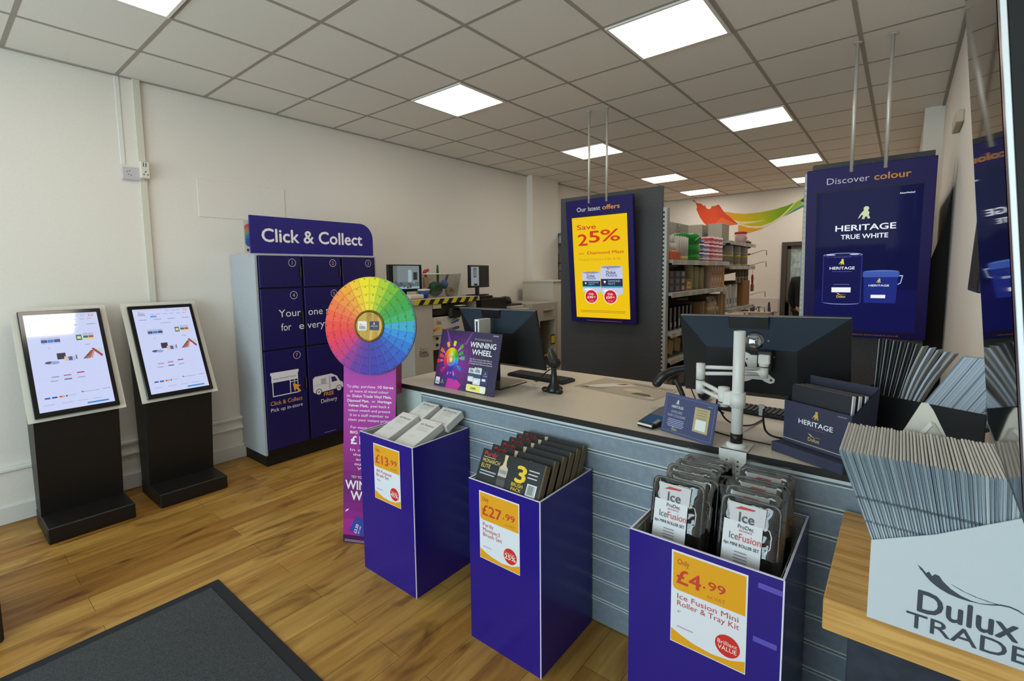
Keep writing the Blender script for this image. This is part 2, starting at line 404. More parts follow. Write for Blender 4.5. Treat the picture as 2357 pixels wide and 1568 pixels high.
b.box(-1.40, -1.30, YB+.025, YB+.04, .99, 1.95, paint('#8b6a4a', .6))
b.lathe([(.018, 0), (.018, .035), (.03, .045), (.03, .07), (.012, .085)], (DX0+.03, YB+.02, 1.02), paint('#2b2a28', .3), 14, (0, -1, 0))
d1 = struct('door_1', b)
b = B(); b.box(XL, XR, YB+1.75, YB+1.8, 0, ZC, wall_m); struct('wall_rear_store', b)
# boxed cable duct running down the left wall, sockets
b = B(); b.box(XL, XL+.024, 1.176, 1.228, .372, ZC, paint('#d5d1c2', .6), .004); b.box(XL, XL+.006, 1.07, 1.10, 2.45, ZC, white_m, .002)
solo('cable_duct', b, 'narrow painted cable duct running down the left wall behind the kiosks', 'cable duct')
t = thing('wall_socket', 'white double wall socket high on the left wall with an adapter plugged in', 'socket', (XL, 1.15, 2.36))
b = B(); b.box(XL, XL+.03, 1.068, 1.214, 2.342, 2.432, paint('#c9c2c4', .4), .004)
b.frame((XL+.03, 1.10, 2.385), (0, 1, 0), (0, 0, 1))
for u, v in ((-.004, .012), (.012, .017), (.004, -.008), (.02, -.012)): b.rect(u, v, u+.006, v+.007, '#3a3636')
part('faceplate', b, t)
b = B(); b.box(XL+.024, XL+.062, 1.178, 1.238, 2.36, 2.485, paint('#ded9cb', .4), .005); b.frame((XL+.062, 1.185, 2.37), (0, 1, 0), (0, 0, 1))
for u, v in ((.008, .012), (.034, .012), (.02, .034)): b.rect(u, v, u+.008, v+.009, '#2b2a28')
for u in (.01, .026): b.rect(u, .075, u+.006, .105, '#2f3a30')
part('plug_adapter', b, t, 'cream adapter with a dark fused slot')
b = B(); b.box(XR-.035, XR, 4.02, 4.36, 2.43, 2.50, paint('#b9ab97', .5), .005); b.frame((XR-.035, 4.34, 2.45), (0, -1, 0), (0, 0, 1)); b.rect(.02, .015, .05, .035, '#8d8171')
solo('wall_switch', b, 'small beige switch box high on the right wall', 'switch')
# the painted ribbon mural on the back wall
m0 = B(); m0.frame((0, YB-.002, 0), (1, 0, 0), (0, 0, 1)); V = vcol(.6)
RED = [(-3.385, 3.065), (-3.313, 3.047), (-3.276, 2.991), (-3.184, 2.966), (-3.138, 2.914), (-3.119, 2.938), (-3.082, 2.867), (-3.037, 2.842), (-2.998, 2.854), (-2.975, 2.918), (-2.965, 2.891), (-2.902, 2.9), (-2.864, 2.917), (-2.84, 2.904), (-2.755, 2.769), (-2.58, 2.573), (-2.486, 2.5), (-3.0, 2.45), (-3.12, 2.571), (-3.203, 2.692), (-3.278, 2.866), (-3.264, 2.906), (-3.296, 3.004)]
m0.poly(RED, V, 1, hexc('#d9502e'))
m0.poly([(-2.864, 2.917), (-2.84, 2.904), (-2.755, 2.769), (-2.486, 2.5), (-2.8, 2.47), (-2.87, 2.7)], V, 2, hexc('#cf4a2c'))
m0.poly([(-2.8, 2.66), (-2.5, 2.5), (-3.0, 2.46)], V, 3, hexc('#e06a38'))
top = [(-2.741, 2.768), (-2.538, 2.714), (-2.355, 2.687), (-2.133, 2.69), (-1.877, 2.723), (-1.672, 2.773), (-1.56, 2.817)]
bot = [(-2.58, 2.578), (-2.44, 2.496), (-2.258, 2.443), (-2.082, 2.434), (-1.912, 2.493), (-1.748, 2.602), (-1.56, 2.815)]
cs = [(0, '#e0a02e'), (.25, '#d6b526'), (.5, '#b8bf26'), (.75, '#7ea824'), (1, '#5f9426')]
for i in range(6):
    for k in range(4):
        q = [lerp(top[i], top[i+1], k/4), lerp(top[i], top[i+1], (k+1)/4), lerp(bot[i], bot[i+1], (k+1)/4), lerp(bot[i], bot[i+1], k/4)]
        m0.poly(q, V, 1, grad(cs, (i+k/4)/6))
rt = [(-2.44, 2.492), (-2.302, 2.438), (-2.169, 2.418), (-2.038, 2.426), (-1.87, 2.509), (-1.748, 2.607), (-1.637, 2.728), (-1.536, 2.833), (-1.382, 2.935)]
rb = [(-2.439, 2.472), (-2.302, 2.417), (-2.168, 2.395), (-2.037, 2.402), (-1.869, 2.48), (-1.747, 2.574), (-1.636, 2.695), (-1.536, 2.81), (-1.381, 2.915)]
m0.poly([(-2.61, 2.60), (-2.44, 2.545), (-2.2, 2.53), (-2.0, 2.545), (-2.2, 2.505), (-2.40, 2.49), (-2.5, 2.53)], V, 2, hexc('#dfdca0'))
for i in range(8): m0.poly([rt[i], rt[i+1], rb[i+1], rb[i]], V, 3, hexc('#e2d9a4'))
m0.poly([(-1.747, 2.574), (-1.636, 2.695), (-1.536, 2.81), (-1.381, 2.915), (-1.38, 2.88), (-1.472, 2.817), (-1.4, 2.791), (-1.548, 2.705), (-1.682, 2.606)], V, 2, hexc('#93b93a'))
m0.poly([(-1.472, 2.821), (-1.442, 2.859), (-1.376, 2.889), (-1.2, 2.93), (-1.2, 2.78), (-1.373, 2.797)], V, 3, hexc('#3b3f58'))
m0.poly([(-1.706, 2.58), (-1.548, 2.7), (-1.377, 2.793), (-1.2, 2.82), (-1.2, 2.76), (-1.375, 2.742), (-1.546, 2.658)], V, 1, hexc('#4f8a80'))
m0.poly([(-2.421, 2.47), (-2.302, 2.417), (-2.168, 2.395), (-2.012, 2.41), (-2.088, 2.372), (-2.281, 2.317), (-2.48, 2.31), (-2.485, 2.48)], V, 1, hexc('#e2a032'))
solo('wall_mural', m0, 'red to green brush-stroke ribbon mural on the back wall above the shelving', 'mural')
# ceiling light panels
LP = [(1, 0, 'square ceiling light panel at the top edge of the photo, above the kiosks'),
      (1, 4, 'square ceiling light panel above the parcel lockers, second from the front in the left row'),
      (1, 8, 'square ceiling light panel crossed by the poles of the yellow offers screen'),
      (1, 12, 'flat-looking ceiling light panel beyond the dark end panel, second from the back wall'),
      (1, 15, 'ceiling light panel nearest the back wall, just above the red mural'),
      (4, 4, 'largest ceiling light panel, at the top of the photo above the counter'),
      (4, 8, 'ceiling light panel in the right row, left of the twin poles of the blue screen'),
      (4, 12, 'ceiling light panel just left of the top of the blue colour screen, nearer one'),
      (4, 15, 'farthest ceiling light panel in the right row, half hidden by the blue screen')]
lead = emis('#fff6e8', PANEL_POWER); lfr = paint('#e8e6e0', .4)
for i, j, lab in LP:
    x, y = TX+TS*i, TY+TS*j
    t = thing('ceiling_light', lab, 'ceiling light', (x+.3, y+.3, ZC-.012), 0, 'square light panels in the ceiling grid')
    b = B()
    for q in ((x+.012, x+.588, y+.012, y+.03), (x+.012, x+.588, y+.57, y+.588), (x+.012, x+.03, y+.03, y+.57), (x+.57, x+.588, y+.03, y+.57)): b.box(*q, ZC-.012, ZC, lfr)
    part('frame', b, t)
    b = B(); b.frame((x, y, ZC-.0105), (1, 0, 0), (0, -1, 0)); b.rect(.03, -.57, .57, -.03, lead, 0, rad=.012); part('diffuser', b, t)
# ================================================================== floor mat, dark plinth
b = B(); mx0, mx1, my0, my1 = -2.68, -1.05, -.55, .925
carp = noisy('charcoal_ribbed_carpet', '#2c2f31', '#4b4e50', 260, .95, .35, .7, bump=.3)
b.box(mx0, mx1, my0, my1, 0, .006, paint('#1d1f23', .7), .003); b.box(mx0+.055, mx1-.055, my0+.055, my1-.055, .006, .010, carp, .002)
solo('entrance_mat', b, 'charcoal ribbed entrance mat with black rubber border on the wood floor', 'mat')
b = B(); b.box(-3.42, -2.95, -.40, .135, 0, .40, paint('#1e1c1c', .5), .01); b.box(-3.40, -2.965, -.385, .12, .40, .60, paint('#262424', .5), .01)
solo('display_plinth', b, 'black display plinth cut off by the left edge of the photo', 'plinth')
# ================================================================== touch kiosks
k_dark = noisy('black_powder_coat', '#171514', '#1b1918', 200, .45)
def kiosk():
    t = thing('touch_kiosk', 'black kiosk with a tilted web page screen, nearest the left edge of the photo', 'kiosk', (-4.06, .625, 0), 0, 'touch screen kiosks along the left wall')
    b = B(); b.box(-4.275, -3.845, .405, .85, 0, .10, k_dark, .006); part('plinth', b, t)
    b = B(); pr = [(-4.27, .10), (-4.09, .10), (-4.02, .735), (-4.30, 1.22), (-4.33, 1.22)]
    vs = [(x, y, z) for y in (.408, .842) for x, z in pr]; n = 5
    b.add(vs, [tuple(range(n)), tuple(reversed(range(n, 2*n)))]+[(i+n, (i+1) % n+n, (i+1) % n, i) for i in range(n)], k_dark); part('column', b, t)
    up = Vector((-.36, 0, .693)).normalized()
    o = Vector((-4.0, .383, .727)); L = .781
    b = B(); b.frame(o, (0, 1, 0), up); b.prism([(0, 0), (.498, 0), (.498, L), (0, L)], -.006, 0, paint('#d4d0c4', .45)); part('backing_plate', b, t, 'off-white backing plate')
    b = B(); b.frame(o, (0, 1, 0), up)
    u0, u1, v0, v1 = .032, .462, .018, .745
    b.box(u0, u1, v0, v1, 0.0005, .028, paint('#0d0c0e', .15), .004)
    d = part('display', b, t, 'glossy black display bezel')
    b = B(em=.92); b.frame(o + up.cross(Vector((0, -1, 0)))*0.0, (0, 1, 0), up); b.M = b.M @ tr(0, 0, .0284)
    s0, s1, q0, q1 = u0+.025, u1-.025, v0+.03, v1-.03; W = s1-s0; H = q1-q0
    U = lambda f: s0+W*f
    Q = lambda f: q1-H*f
    b.rect(s0, q0, s1, q1, '#cdd6fb', 0)
    def R(a, c, d_, e, m, L=2): b.rect(U(a), Q(e), U(d_), Q(c), m, L)
    R(.04, .012, .96, .016, '#a9b0cc'); R(.87, .025, .94, .045, '#e07a6a'); R(.88, .03, .93, .04, '#f3d2cc', 3)
    for a in (.55, .66, .75): R(a, .03, a+.07, .036, '#9aa2c4')
    for a in (.28, .38, .5, .62, .74, .84): R(a, .068, a+.07, .073, '#8b93b8')
    trade_mark(b, U(.08), Q(.085), W*.11, '#6e6a8a', ('#e0524a', '#d8824a', '#b0a060'))
    R(.27, .088, .38, .108, '#4f9fe8')
    for a in (.07, .32, .56, .82): R(a, .13, a+.13, .137, '#8d94b6')
    R(.42, .18, .6, .186, '#959cc0')
    for k in range(3):
        R(.17+.085*k, .252, .25+.085*k, .275, '#b9bdd4'); R(.17+.085*k, .275, .25+.085*k, .305, ('#34508c', '#3e7fd0', '#3c4a86')[k]); R(.17+.085*k, .305, .25+.085*k, .322, '#c3c8e2')
    R(.64, .245, .72, .305, '#4d7468'); R(.655, .262, .705, .29, '#e4d9a8', 3)
    for k in range(2): R(.74+.075*k, .232, .81+.075*k, .262, '#b9bdd2'); R(.74+.075*k, .262, .81+.075*k, .285, ('#32705e', '#b0543e')[k]); R(.74+.075*k, .285, .81+.075*k, .305, '#e4d49c')
    R(.25, .36, .27, .366, '#8d94b6'); R(.74, .355, .82, .361, '#9299bc')
    R(.34, .425, .455, .49, '#2f2a3c'); b.disc(U(.23), Q(.515), W*.06, '#5b4a60', 2, 18, H*.014); b.disc(U(.3), Q(.52), W*.06, '#8aa6d6', 3, 18, H*.016)
    R(.43, .465, .49, .515, '#d8c2ba', 3); R(.48, .47, .54, .512, '#4a5e9c', 3); R(.55, .47, .575, .515, '#b9c0dc'); R(.585, .46, .605, .505, '#7a6a8a')
    for k in range(4): b.poly([(U(.68+.035*k), Q(.51)), (U(.71+.035*k), Q(.51)), (U(.83+.012*k), Q(.425)), (U(.81+.012*k), Q(.425))], ('#6a4a3c', '#93584a', '#b4604c', '#c99a8c')[k], 2)
    b.poly([(U(.82), Q(.41)), (U(.85), Q(.40)), (U(.97), Q(.485)), (U(.95), Q(.505))], '#a8304e', 3); b.poly([(U(.86), Q(.41)), (U(.98), Q(.42)), (U(.93), Q(.5))], '#b9d6c6', 2)
    for a, c, m in ((.22, .66, '#9a9fb8'), (.38, .655, '#c06a76'), (.56, .642, '#b02c50'), (.2, .7, '#a8acc6'), (.38, .695, '#5a6288'), (.56, .692, '#a4a9c4')): R(a, c, a+.1, c+.012, m)
    for a, m in ((.09, '#3c52b4'), (.18, '#3a4694'), (.275, '#d84a3c'), (.36, '#2b3a78')): R(a, .862, a+(.07 if a < .35 else .02), .878, m)
    b.disc(U(.325), Q(.87), W*.018, '#eea84a', 3, 14); R(.39, .867, .5, .871, '#a3aaca')
    R(.57, .845, .6, .858, '#b85a52'); R(.6, .852, .82, .856, '#8890b4'); R(.86, .848, .97, .852, '#6d7598')
    for a in (.06, .3, .5, .7): R(a, .935, a+.14, .939, '#9aa1c4')
    R(.62, .965, .92, .98, '#2f86d0')
    part('screen', b, d)
    return t
k1 = kiosk()
copy_tree(k1, tr(0, .59, 0), 'black kiosk with a tilted web page screen, between the other kiosk and the lockers')
# ================================================================== click and collect lockers
pur = paint('#1a1556', .35); pblk = paint('#15131c', .4)
t = thing('parcel_locker', 'tall navy parcel locker bank with grey sides beside the left wall', 'locker', (-4.2, 2.41, 0))
lx, y0, y1, lz = -3.985, 1.812, 3.005, 1.795
grey = noisy('pale_grey_melamine', '#aeb4ba', '#b6bbc0', 90, .5)
b = B(); b.box(-4.44, lx-.004, y0-.004, y0+.014, .10, lz, grey); b.box(-4.44, lx-.004, y1-.014, y1+.004, .10, lz, grey); b.box(-4.44, lx-.004, y0+.014, y1-.014, lz-.018, lz, grey); b.box(-4.44, -4.42, y0+.014, y1-.014, .10, lz-.018, grey)
b.box(-4.42, lx-.006, y0+.014, y1-.014, .10, lz-.018, pblk); part('carcass', b, t)
b = B(); b.box(-4.42, lx-.02, y0+.01, y1-.01, 0, .10, paint('#141312', .5)); part('plinth', b, t)
cols = [1.826, 2.212, 2.605, 2.995]; rows = [1.782, 1.505, .985, .135]
wht = '#e9e4ea'; thin = '#c9c0dd'
n = 0
for r in range(3):
    for c in range(3):
        n += 1
        a, e, zt, zb = cols[c]+.006, cols[c+1]-.010, rows[r]-.004, rows[r+1]+.010
        b = B(); b.box(lx-.004, lx+.016, a, e-.006, zb, zt, pur, .0015)
        zz = (zb+zt)/2 + (.0 if r < 2 else .10); hz = .055
        b.frame((lx+.016, 0, 0), (0, 1, 0), (0, 0, 1))
        cy, cz = e-.085, zt-.058
        b.ring(cy, cz, .030, .034, '#cfc6de', 2); b.text(str(n), cy, cz-.015, .030, '#c99a78', 2, b=.02)
        if (r, c) == (1, 0):
            b.text('Your', 2.075, 1.262, .062, wht, 2, w=.20); b.text('for', 2.035, 1.145, .062, wht, 2, w=.09); b.text('e', 2.175, 1.145, .062, wht, 2, w=.046)
        if (r, c) == (1, 1):
            b.text('one stop', 2.245, 1.262, .062, wht, 2, w=.335, al='l'); b.text('verything', 2.23, 1.145, .062, wht, 2, w=.355, al='l')
        if (r, c) == (1, 2):
            b.text('shop', 2.63, 1.262, .062, wht, 2, w=.20, al='l')
        if (r, c) == (2, 0):
            b.rect(1.872, .775, 2.125, .80, wht, 2); b.rect(1.88, .715, 2.117, .775, wht, 2); b.rect(1.885, .60, 1.893, .715, wht, 2); b.rect(1.885, .594, 2.117, .602, wht, 2)
            b.rect(2.040, .60, 2.047, .715, wht, 2); b.rect(2.047, .695, 2.117, .701, wht, 2); b.rect(2.080, .66, 2.086, .715, wht, 2); b.rect(2.110, .60, 2.117, .715, wht, 2)
            b.text('Dulux Decorator Centre', 1.998, .738, .014, '#4a4470', 3, w=.20)
            b.poly([(2.065, .682), (2.14, .652), (2.112, .642), (2.14, .605), (2.124, .592), (2.095, .63), (2.08, .605)], '#f0a43c', 4)
            b.text('Click & Collect', 2.005, .522, .034, '#d9a060', 2, w=.285, b=.02); b.text('Pick up in-store', 2.005, .468, .030, wht, 2, w=.285)
        if (r, c) == (2, 1):
            ox = 2.255
            b.poly([(ox, .565), (ox, .68), (ox+.02, .70), (ox+.19, .705), (ox+.245, .675), (ox+.275, .625), (ox+.305, .605), (ox+.31, .56), (ox+.02, .548)], wht, 2)
            b.poly([(ox+.185, .675), (ox+.225, .672), (ox+.25, .63), (ox+.19, .625)], '#2a2262', 3); b.rect(ox+.165, .57, ox+.169, .69, '#2a2262', 3); b.rect(ox+.01, .62, ox+.16, .622, '#8a84b0', 3)
            for wx in (.055, .262): b.disc(ox+wx, .556, .030, '#2a2262', 3, 20); b.disc(ox+wx, .556, .024, wht, 4, 20); b.disc(ox+wx, .556, .010, '#b8923a', 5, 14)
            b.bars(ox+.075, ox+.135, .665, 4, .013, .005, '#5a5488', 3)
            b.text('FREE', 2.41, .508, .034, '#f0a43c', 2, w=.10, b=.02); b.text('Delivery', 2.41, .448, .036, wht, 2, w=.165)
            b.bars(2.34, 2.47, .165, 1, .01, .005, '#8a84b0', 2)
        d = part('door', b, t)
        b = B(); b.box(lx+.010, lx+.0175, e-.030, e-.006, zz-hz, zz+hz, paint('#0b0a10', .4)); b.box(lx+.012, lx+.0185, e-.013, e-.006, zz-hz+.004, zz+hz-.004, paint('#6d675c', .3, .6)); part('handle', b, d)
b = B(); pts = [(1.79, 1.795), (2.985, 1.795), (2.985, 1.955)]
for k in range(0, 91, 10): pts.append((2.985-.145+.145*math.cos(math.radians(k)), 1.955+.145*math.sin(math.radians(k))))
pts += [(1.79, 2.10)]
b.frame((lx-.01, 0, 0), (0, 1, 0), (0, 0, 1)); b.prism(pts, -.02, 0, paint('#231b78', .4)); b.text('Click & Collect', 2.37, 1.893, .105, '#f3eef4', 2, w=.975, b=.035)
part('header_sign', b, t, 'purple header board with rounded corner and white lettering')
b = B(); b.frame((-4.035, 1.752, 1.797), (0, 1, 0), (0, 0, 1)); b.prism([(0, 0), (.19, 0), (.19, .26), (0, .26)], -.004, 0, paint('#dcd6cb', .5))
for k, m in enumerate(('#d96a5a', '#d98a78', '#7fae8a', '#5a8ac0', '#4a6ab0')): b.disc(.045, .20-.028*k, .036, m, 1+k, 14)
b.disc(.03, .025, .011, '#49535a', 2, 12); b.rect(.05, .02, .14, .024, '#9a948a', 2); b.rect(.03, .055, .16, .059, '#8a8a88', 2)
solo('counter_card', b, 'small white card with coloured spots standing on top of the lockers behind the header', 'card')
# ================================================================== winning wheel stand
th, ph = math.radians(27), .088
d = Vector((math.cos(th), math.sin(th), 0)); nn = Vector((math.sin(th), -math.cos(th), 0))
up = Vector((0, 0, math.cos(ph))) - nn*math.sin(ph); O = Vector((-2.482, 1.557, 0))
t = thing('wheel_display_stand', 'magenta cardboard promotional stand topped by a rainbow colour wheel in front of the lockers', 'display stand', O + d*.17)
W = .335
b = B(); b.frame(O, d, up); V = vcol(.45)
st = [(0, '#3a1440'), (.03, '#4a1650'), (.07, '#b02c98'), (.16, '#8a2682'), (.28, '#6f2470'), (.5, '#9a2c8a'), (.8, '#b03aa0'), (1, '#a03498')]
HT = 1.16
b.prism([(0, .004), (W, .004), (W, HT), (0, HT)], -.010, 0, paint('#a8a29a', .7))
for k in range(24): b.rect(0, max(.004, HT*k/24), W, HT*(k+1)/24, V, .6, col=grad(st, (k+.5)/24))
wt = '#f4e6f2'; cx = W/2
y = .935
for sgs in ([('To play, purchase ', 0), ('10 litres', 1)], [('or more of mixed colour', 0)], [('in ', 0), ('Dulux Trade Vinyl Matt,', 1)], [('Diamond Matt,', 1), (' or ', 0), ('Heritage', 1)], [('Velvet Matt,', 1), (' peel back a', 0)], [('colour swatch and present', 0)], [('it to a staff member to', 0)], [('claim your instant prize!', 0)]):
    n = sum(len(a) for a, _ in sgs); tw = n*.0117; x = cx-tw/2
    for a, bo in sgs:
        wd = tw*len(a)/n; b.text(a.strip(), x+(wd/2), y, .0155, wt, 2, w=wd*.93*len(a.strip())/len(a), b=.035*bo); x += wd
    y -= .0285
b.text('For more chances to', cx, .69, .0155, wt, 2, w=.24); b.text('BIG weekly prizes', cx, .66, .0155, wt, 2, w=.245, b=.035)
b.text('£1,000', cx-.005, .598, .046, wt, 2, w=.225, b=.045)
for k, a in enumerate(('In cash, scan', 'the QR code', 'and visit', 'our Spin &', 'Win game')): b.text(a, cx, .555-.028*k, .0155, wt, 2, w=.0125*len(a)*1.5, b=.02 if k > 2 else 0)
b.text('TRY YOUR LUCK ON THE', cx, .392, .015, wt, 2, w=.23); b.text('WINNING', cx, .325, .052, wt, 2, w=.305, b=.04); b.text('WHEEL', cx, .262, .052, wt, 2, w=.235, b=.04)
b.poly([(.04, .075), (.13, .045), (.165, .14), (.085, .165)], '#2c3f9c', 2); b.text('£3.50', .095, .088, .018, wt, 3, w=.055, b=.04, rot=1.25); b.text('GIFT CARD', .112, .083, .009, wt, 3, w=.05, b=.02, rot=1.25)
b.poly([(.012, .185), (.03, .195), (.04, .207), (.02, .20)], '#ece0ea', 2)
b.bars(.01, .20, .018, 2, .008, .003, '#b9a8b8', 2, 'l'); part('panel', b, t)
b = B(); b.frame(O, d, up); b.box(W-.14, W-.004, .90, 1.16, -.10, -.0105, paint('#8e1f6a', .5)); b.box(W*.35, W*.65, .01, 1.15, -.018, -.0105, paint('#7a2470', .6)); part('back_strut', b, t)
b = B(); b.frame(O, d, up); b.M = b.M @ tr(.177, 1.304, 0)
RW = .29
b.prism([(RW*math.cos(2*PI*i/96), RW*math.sin(2*PI*i/96)) for i in range(96)], .001, .018, paint('#6b74b8', .5))
b.M = b.M @ tr(0, 0, .018)
hs = [(0, '#f2e000'), (14, '#c8d010'), (30, '#86bc20'), (50, '#3ea02e'), (70, '#2ea248'), (84, '#4ab878'), (92, '#30a0dc'), (110, '#2484d8'), (130, '#2a5cc0'), (150, '#3444b0'), (180, '#4030a4'), (200, '#662e9c'), (215, '#962e90'), (232, '#d02e70'), (248, '#e42e50'), (265, '#ee3a34'), (285, '#f05a38'), (305, '#f08034'), (325, '#f0a024'), (345, '#f2cc10'), (360, '#f2e000')]
NS = 26
for i in range(NS):
    a0, a1 = 360*i/NS, 360*(i+1)/NS; col = grad(hs, a0+360/NS/2)
    lite = lerp(col, (1, 1, 1, 1), .012); dark = lerp(col, (0, 0, 0, 1), .10)
    def pol(r, a): a = math.radians(a); return (r*math.sin(a), r*math.cos(a))
    b.poly([pol(.09, a0), pol(RW, a0), pol(RW, (a0+a1)/2), pol(RW, a1), pol(.09, a1)], V, .4, lerp(col, (0, 0, 0, 1), .22))
    b.poly([pol(.09, a0-.35), pol(RW, a0-.2), pol(RW, a0+.2), pol(.09, a0+.35)], V, .8, lerp(col, (1, 1, 1, 1), .14))
    for k in range(4):
        r0 = .095+.0485*k; r1 = r0+.0435; m_ = .9 + .06*k; cc = lerp(lite, col, k/3)
        g0 = a0+1.25*.1/r0*1.2; g1 = a1-1.25*.1/r0*1.2
        b.prism([pol(r0, g0), pol(r1, g0), pol(r1, (g0+g1)/2), pol(r1, g1), pol(r0, g1), pol(r0, (g0+g1)/2)][::-1], .0004, .0016, V, col=cc)
        am = (g0+g1)/2
        b.poly([pol(r1-.005, am-.9), pol(r1-.002, am-.2), pol(r1-.002, am+1.3), pol(r1-.008, am+.7)], '#3a3024', 5)
wh = part('wheel', b, t, 'rainbow colour wheel of peel-off swatches')
b = B(); b.frame(O, d, up); b.M = b.M @ tr(.177, 1.304, .018)
gold = noisy('brushed_gold', '#6a4e20', '#a08040', 3, .45, .3, .7, stretch=(9, .6, .6), metal=.85); gold2 = paint('#8f7238', .4, .8)
b.lathe([(.0945, 0), (.0945, .008), (.088, .011), (.083, .008), (.082, .006), (.0001, .006)], (0, 0, 0), gold, 40, smooth=False)
b.ring(0, 0, .086, .0935, gold2, 17, 40)
b.rect(-.070, -.026, -.013, .028, '#e9e6e2', 14, rad=.006); trade_mark(b, -.062, -.02, .040, '#35345c', ('#d8402e', '#e08a30', '#d8b830'), L=15)
b.rect(.004, -.024, .064, .028, '#39365a', 14); emblem(b, .034, .008, .016, '#d8d2c8', 15); b.text('HERITAGE', .034, -.004, .007, '#e2dfe4', 15, w=.044); b.text('by', .034, -.014, .005, '#c0bcc8', 15)
part('hub', b, wh, 'gold hub with two small logos')
# ================================================================== dump bins of boxed stock
binp = paint('#22127f', .3, coat=.12); bini = paint('#b9b6ae', .6); core = paint('#dcdaea', .6)
def price_card(b, x0, z0, big, small, lines, sub, disc, yf, note):
    b.frame((x0, yf, z0), (1, 0, 0), (0, 0, 1)); w_, h_ = .21, .297
    b.rect(0, 0, w_, h_, '#dfe2ea', 1)
    rd = .014; pts = [(.005, h_-.006), (w_-.005, h_-.006), (w_-.005, h_*.585), (.005+rd, h_*.585)]
    for k in range(270, 179, -18): pts.append((.005+rd+rd*math.cos(math.radians(k)), h_*.585+rd+rd*math.sin(math.radians(k))))
    b.poly(pts, '#e3a012', 2)
    b.poly([(.002, .003), (w_-.002, .003), (w_-.002, .038), (.17, .022), (.12, .016), (.07, .021), (.03, .032), (.002, .044)], '#e3a012', 2)
    red = '#c8402c'
    b.text('Only', .018, h_-.040, .017, '#b8582c', 3, w=.034, al='l', b=.01)
    b.text(big, .017, h_-.100, .044, red, 3, w=.072*len(big)/2.1, al='l', b=.03); x = .017+.072*len(big)/2.1
    b.text('.', x+.010, h_-.086, .03, red, 3, b=.03); b.text(small, x+.021, h_-.086, .026, red, 3, w=.046, al='l', b=.02)
    b.text('ex.VAT', x+.018, h_-.112, .011, '#c0703a', 3, w=.050, al='l')
    for i, a in enumerate(lines): b.text(a, .019, h_-.150-.022*i, .0165, '#c4524c', 3, w=min(.0113*len(a), .172), al='l')
    b.text(sub, .019, h_-.152-.022*len(lines), .009, '#b99a98', 3, w=.006*len(sub), al='l')
    b.bars(.019, .072, .055, 1, .01, .004, '#b9b2b8', 3, 'l')
    b.disc(.162, .062, .033, '#d02a22', 3, 36)
    if disc[0] == 'Brilliant': b.text('Brilliant', .162, .064, .012, '#f6e4e0', 4, w=.052, b=.01); b.text('VALUE', .162, .047, .013, '#f6e4e0', 4, w=.050, b=.02)
    else: b.text(disc[0], .162, .070, .007, '#f6e4e0', 4, w=.045, b=.01); b.text(disc[1], .162, .048, .019, '#f6e4e0', 4, w=.056, b=.04)
def dump_bin(label, x0, x1, y0, y1, h, zf, card, tapes=(), seam=True):
    t = thing('dump_bin', label, 'bin', ((x0+x1)/2, (y0+y1)/2, 0), 0, 'purple cardboard dump bins in front of the counter')
    e = .006; b = B()
    for q in ((x0, x1, y0, y0+e), (x0, x1, y1-e, y1), (x0, x0+e, y0+e, y1-e), (x1-e, x1, y0+e, y1-e)): b.box(*q, 0, h, binp)
    g = .0008                                                     # pale board core showing at rim, corners and inside faces
    for q in ((x0, x1, y0, y0+e), (x0, x1, y1-e, y1), (x0, x0+e, y0+e, y1-e), (x1-e, x1, y0+e, y1-e)): b.box(*q, h, h+.0025, core)
    for q in ((x0+e, x1-e, y0+e, y0+e+g), (x0+e, x1-e, y1-e-g, y1-e), (x0+e, x0+e+g, y0+e, y1-e), (x1-e-g, x1-e, y0+e, y1-e)): b.box(*q, .02, h-.002, bini)
    if seam: b.box(x1-.003, x1+.001, y0-.001, y0+.003, 0, h, core)
    part('body', b, t)
    b = B(); b.box(x0+e+g, x1-e-g, y0+e+g, y1-e-g, zf-.008, zf, paint('#a9a59c', .7)); part('inner_shelf', b, t)
    b = B(); z = h-.006; r = .0016; wm = paint('#bfc0ba', .3, .8)
    i0, i1, j0, j1 = x0+.012, x1-.012, y0+.012, y1-.012
    b.tube([(i0, j0, z), (i1, j0, z), (i1, j1, z), (i0, j1, z), (i0, j0, z)], r, wm, 6)
    for k in range(1, 5):
        f = k/5; X = i0+(i1-i0)*f; Y = j0+(j1-j0)*f
        b.tube([(i0, Y, zf+.002), (i0, Y, z)], .0011, wm, 5); b.tube([(i1, Y, zf+.002), (i1, Y, z)], .0011, wm, 5)
        b.tube([(X, j0, zf+.002), (X, j0, z)], .0011, wm, 5)
    part('wire_rim', b, t)
    b = B(); price_card(b, *card[:2], *card[2:8-1], y0-.0006, None); c_ = part('price_card', b, t, 'white and orange price card')
    for i, (u, v, w_, a) in enumerate(tapes):
        b = B(); b.frame((u, y0-.0006, v), (math.cos(a), 0, math.sin(a)), (0, 0, 1)); b.rect(0, 0, w_, .016, paint('#5b50b4', .15), 1); part('tape_strip', b, t)
    return t
dump_bin('purple dump bin of white boxes with a price card reading 13.99', -2.170, -1.745, 1.490, 1.888, .765, .66,
         (-2.052, .432, '£13', '99', ('All Purpose', 'Brush Set'), '5 PACK', ('Save over', '45%')))
dump_bin('purple dump bin of black brush boxes with a price card reading 27.99', -1.372, -1.004, 1.480, 1.888, .722, .698,
         (-1.312, .390, '£27', '99', ('Purdy', 'Monspec3', 'Brush Set'), ' ', ('Save over', '25%')))
dump_bin('purple dump bin of roller kits with a price card reading 4.99 and tape strips', -.630, -.198, 1.440, 1.885, .765, .585,
         (-.494, .450, '£4', '99', ('Ice Fusion Mini', 'Roller & Tray Kit'), '4"', ('Brilliant', 'VALUE')), ((-.260, .722, .058, -.04), (-.268, .562, .058, -.02)))
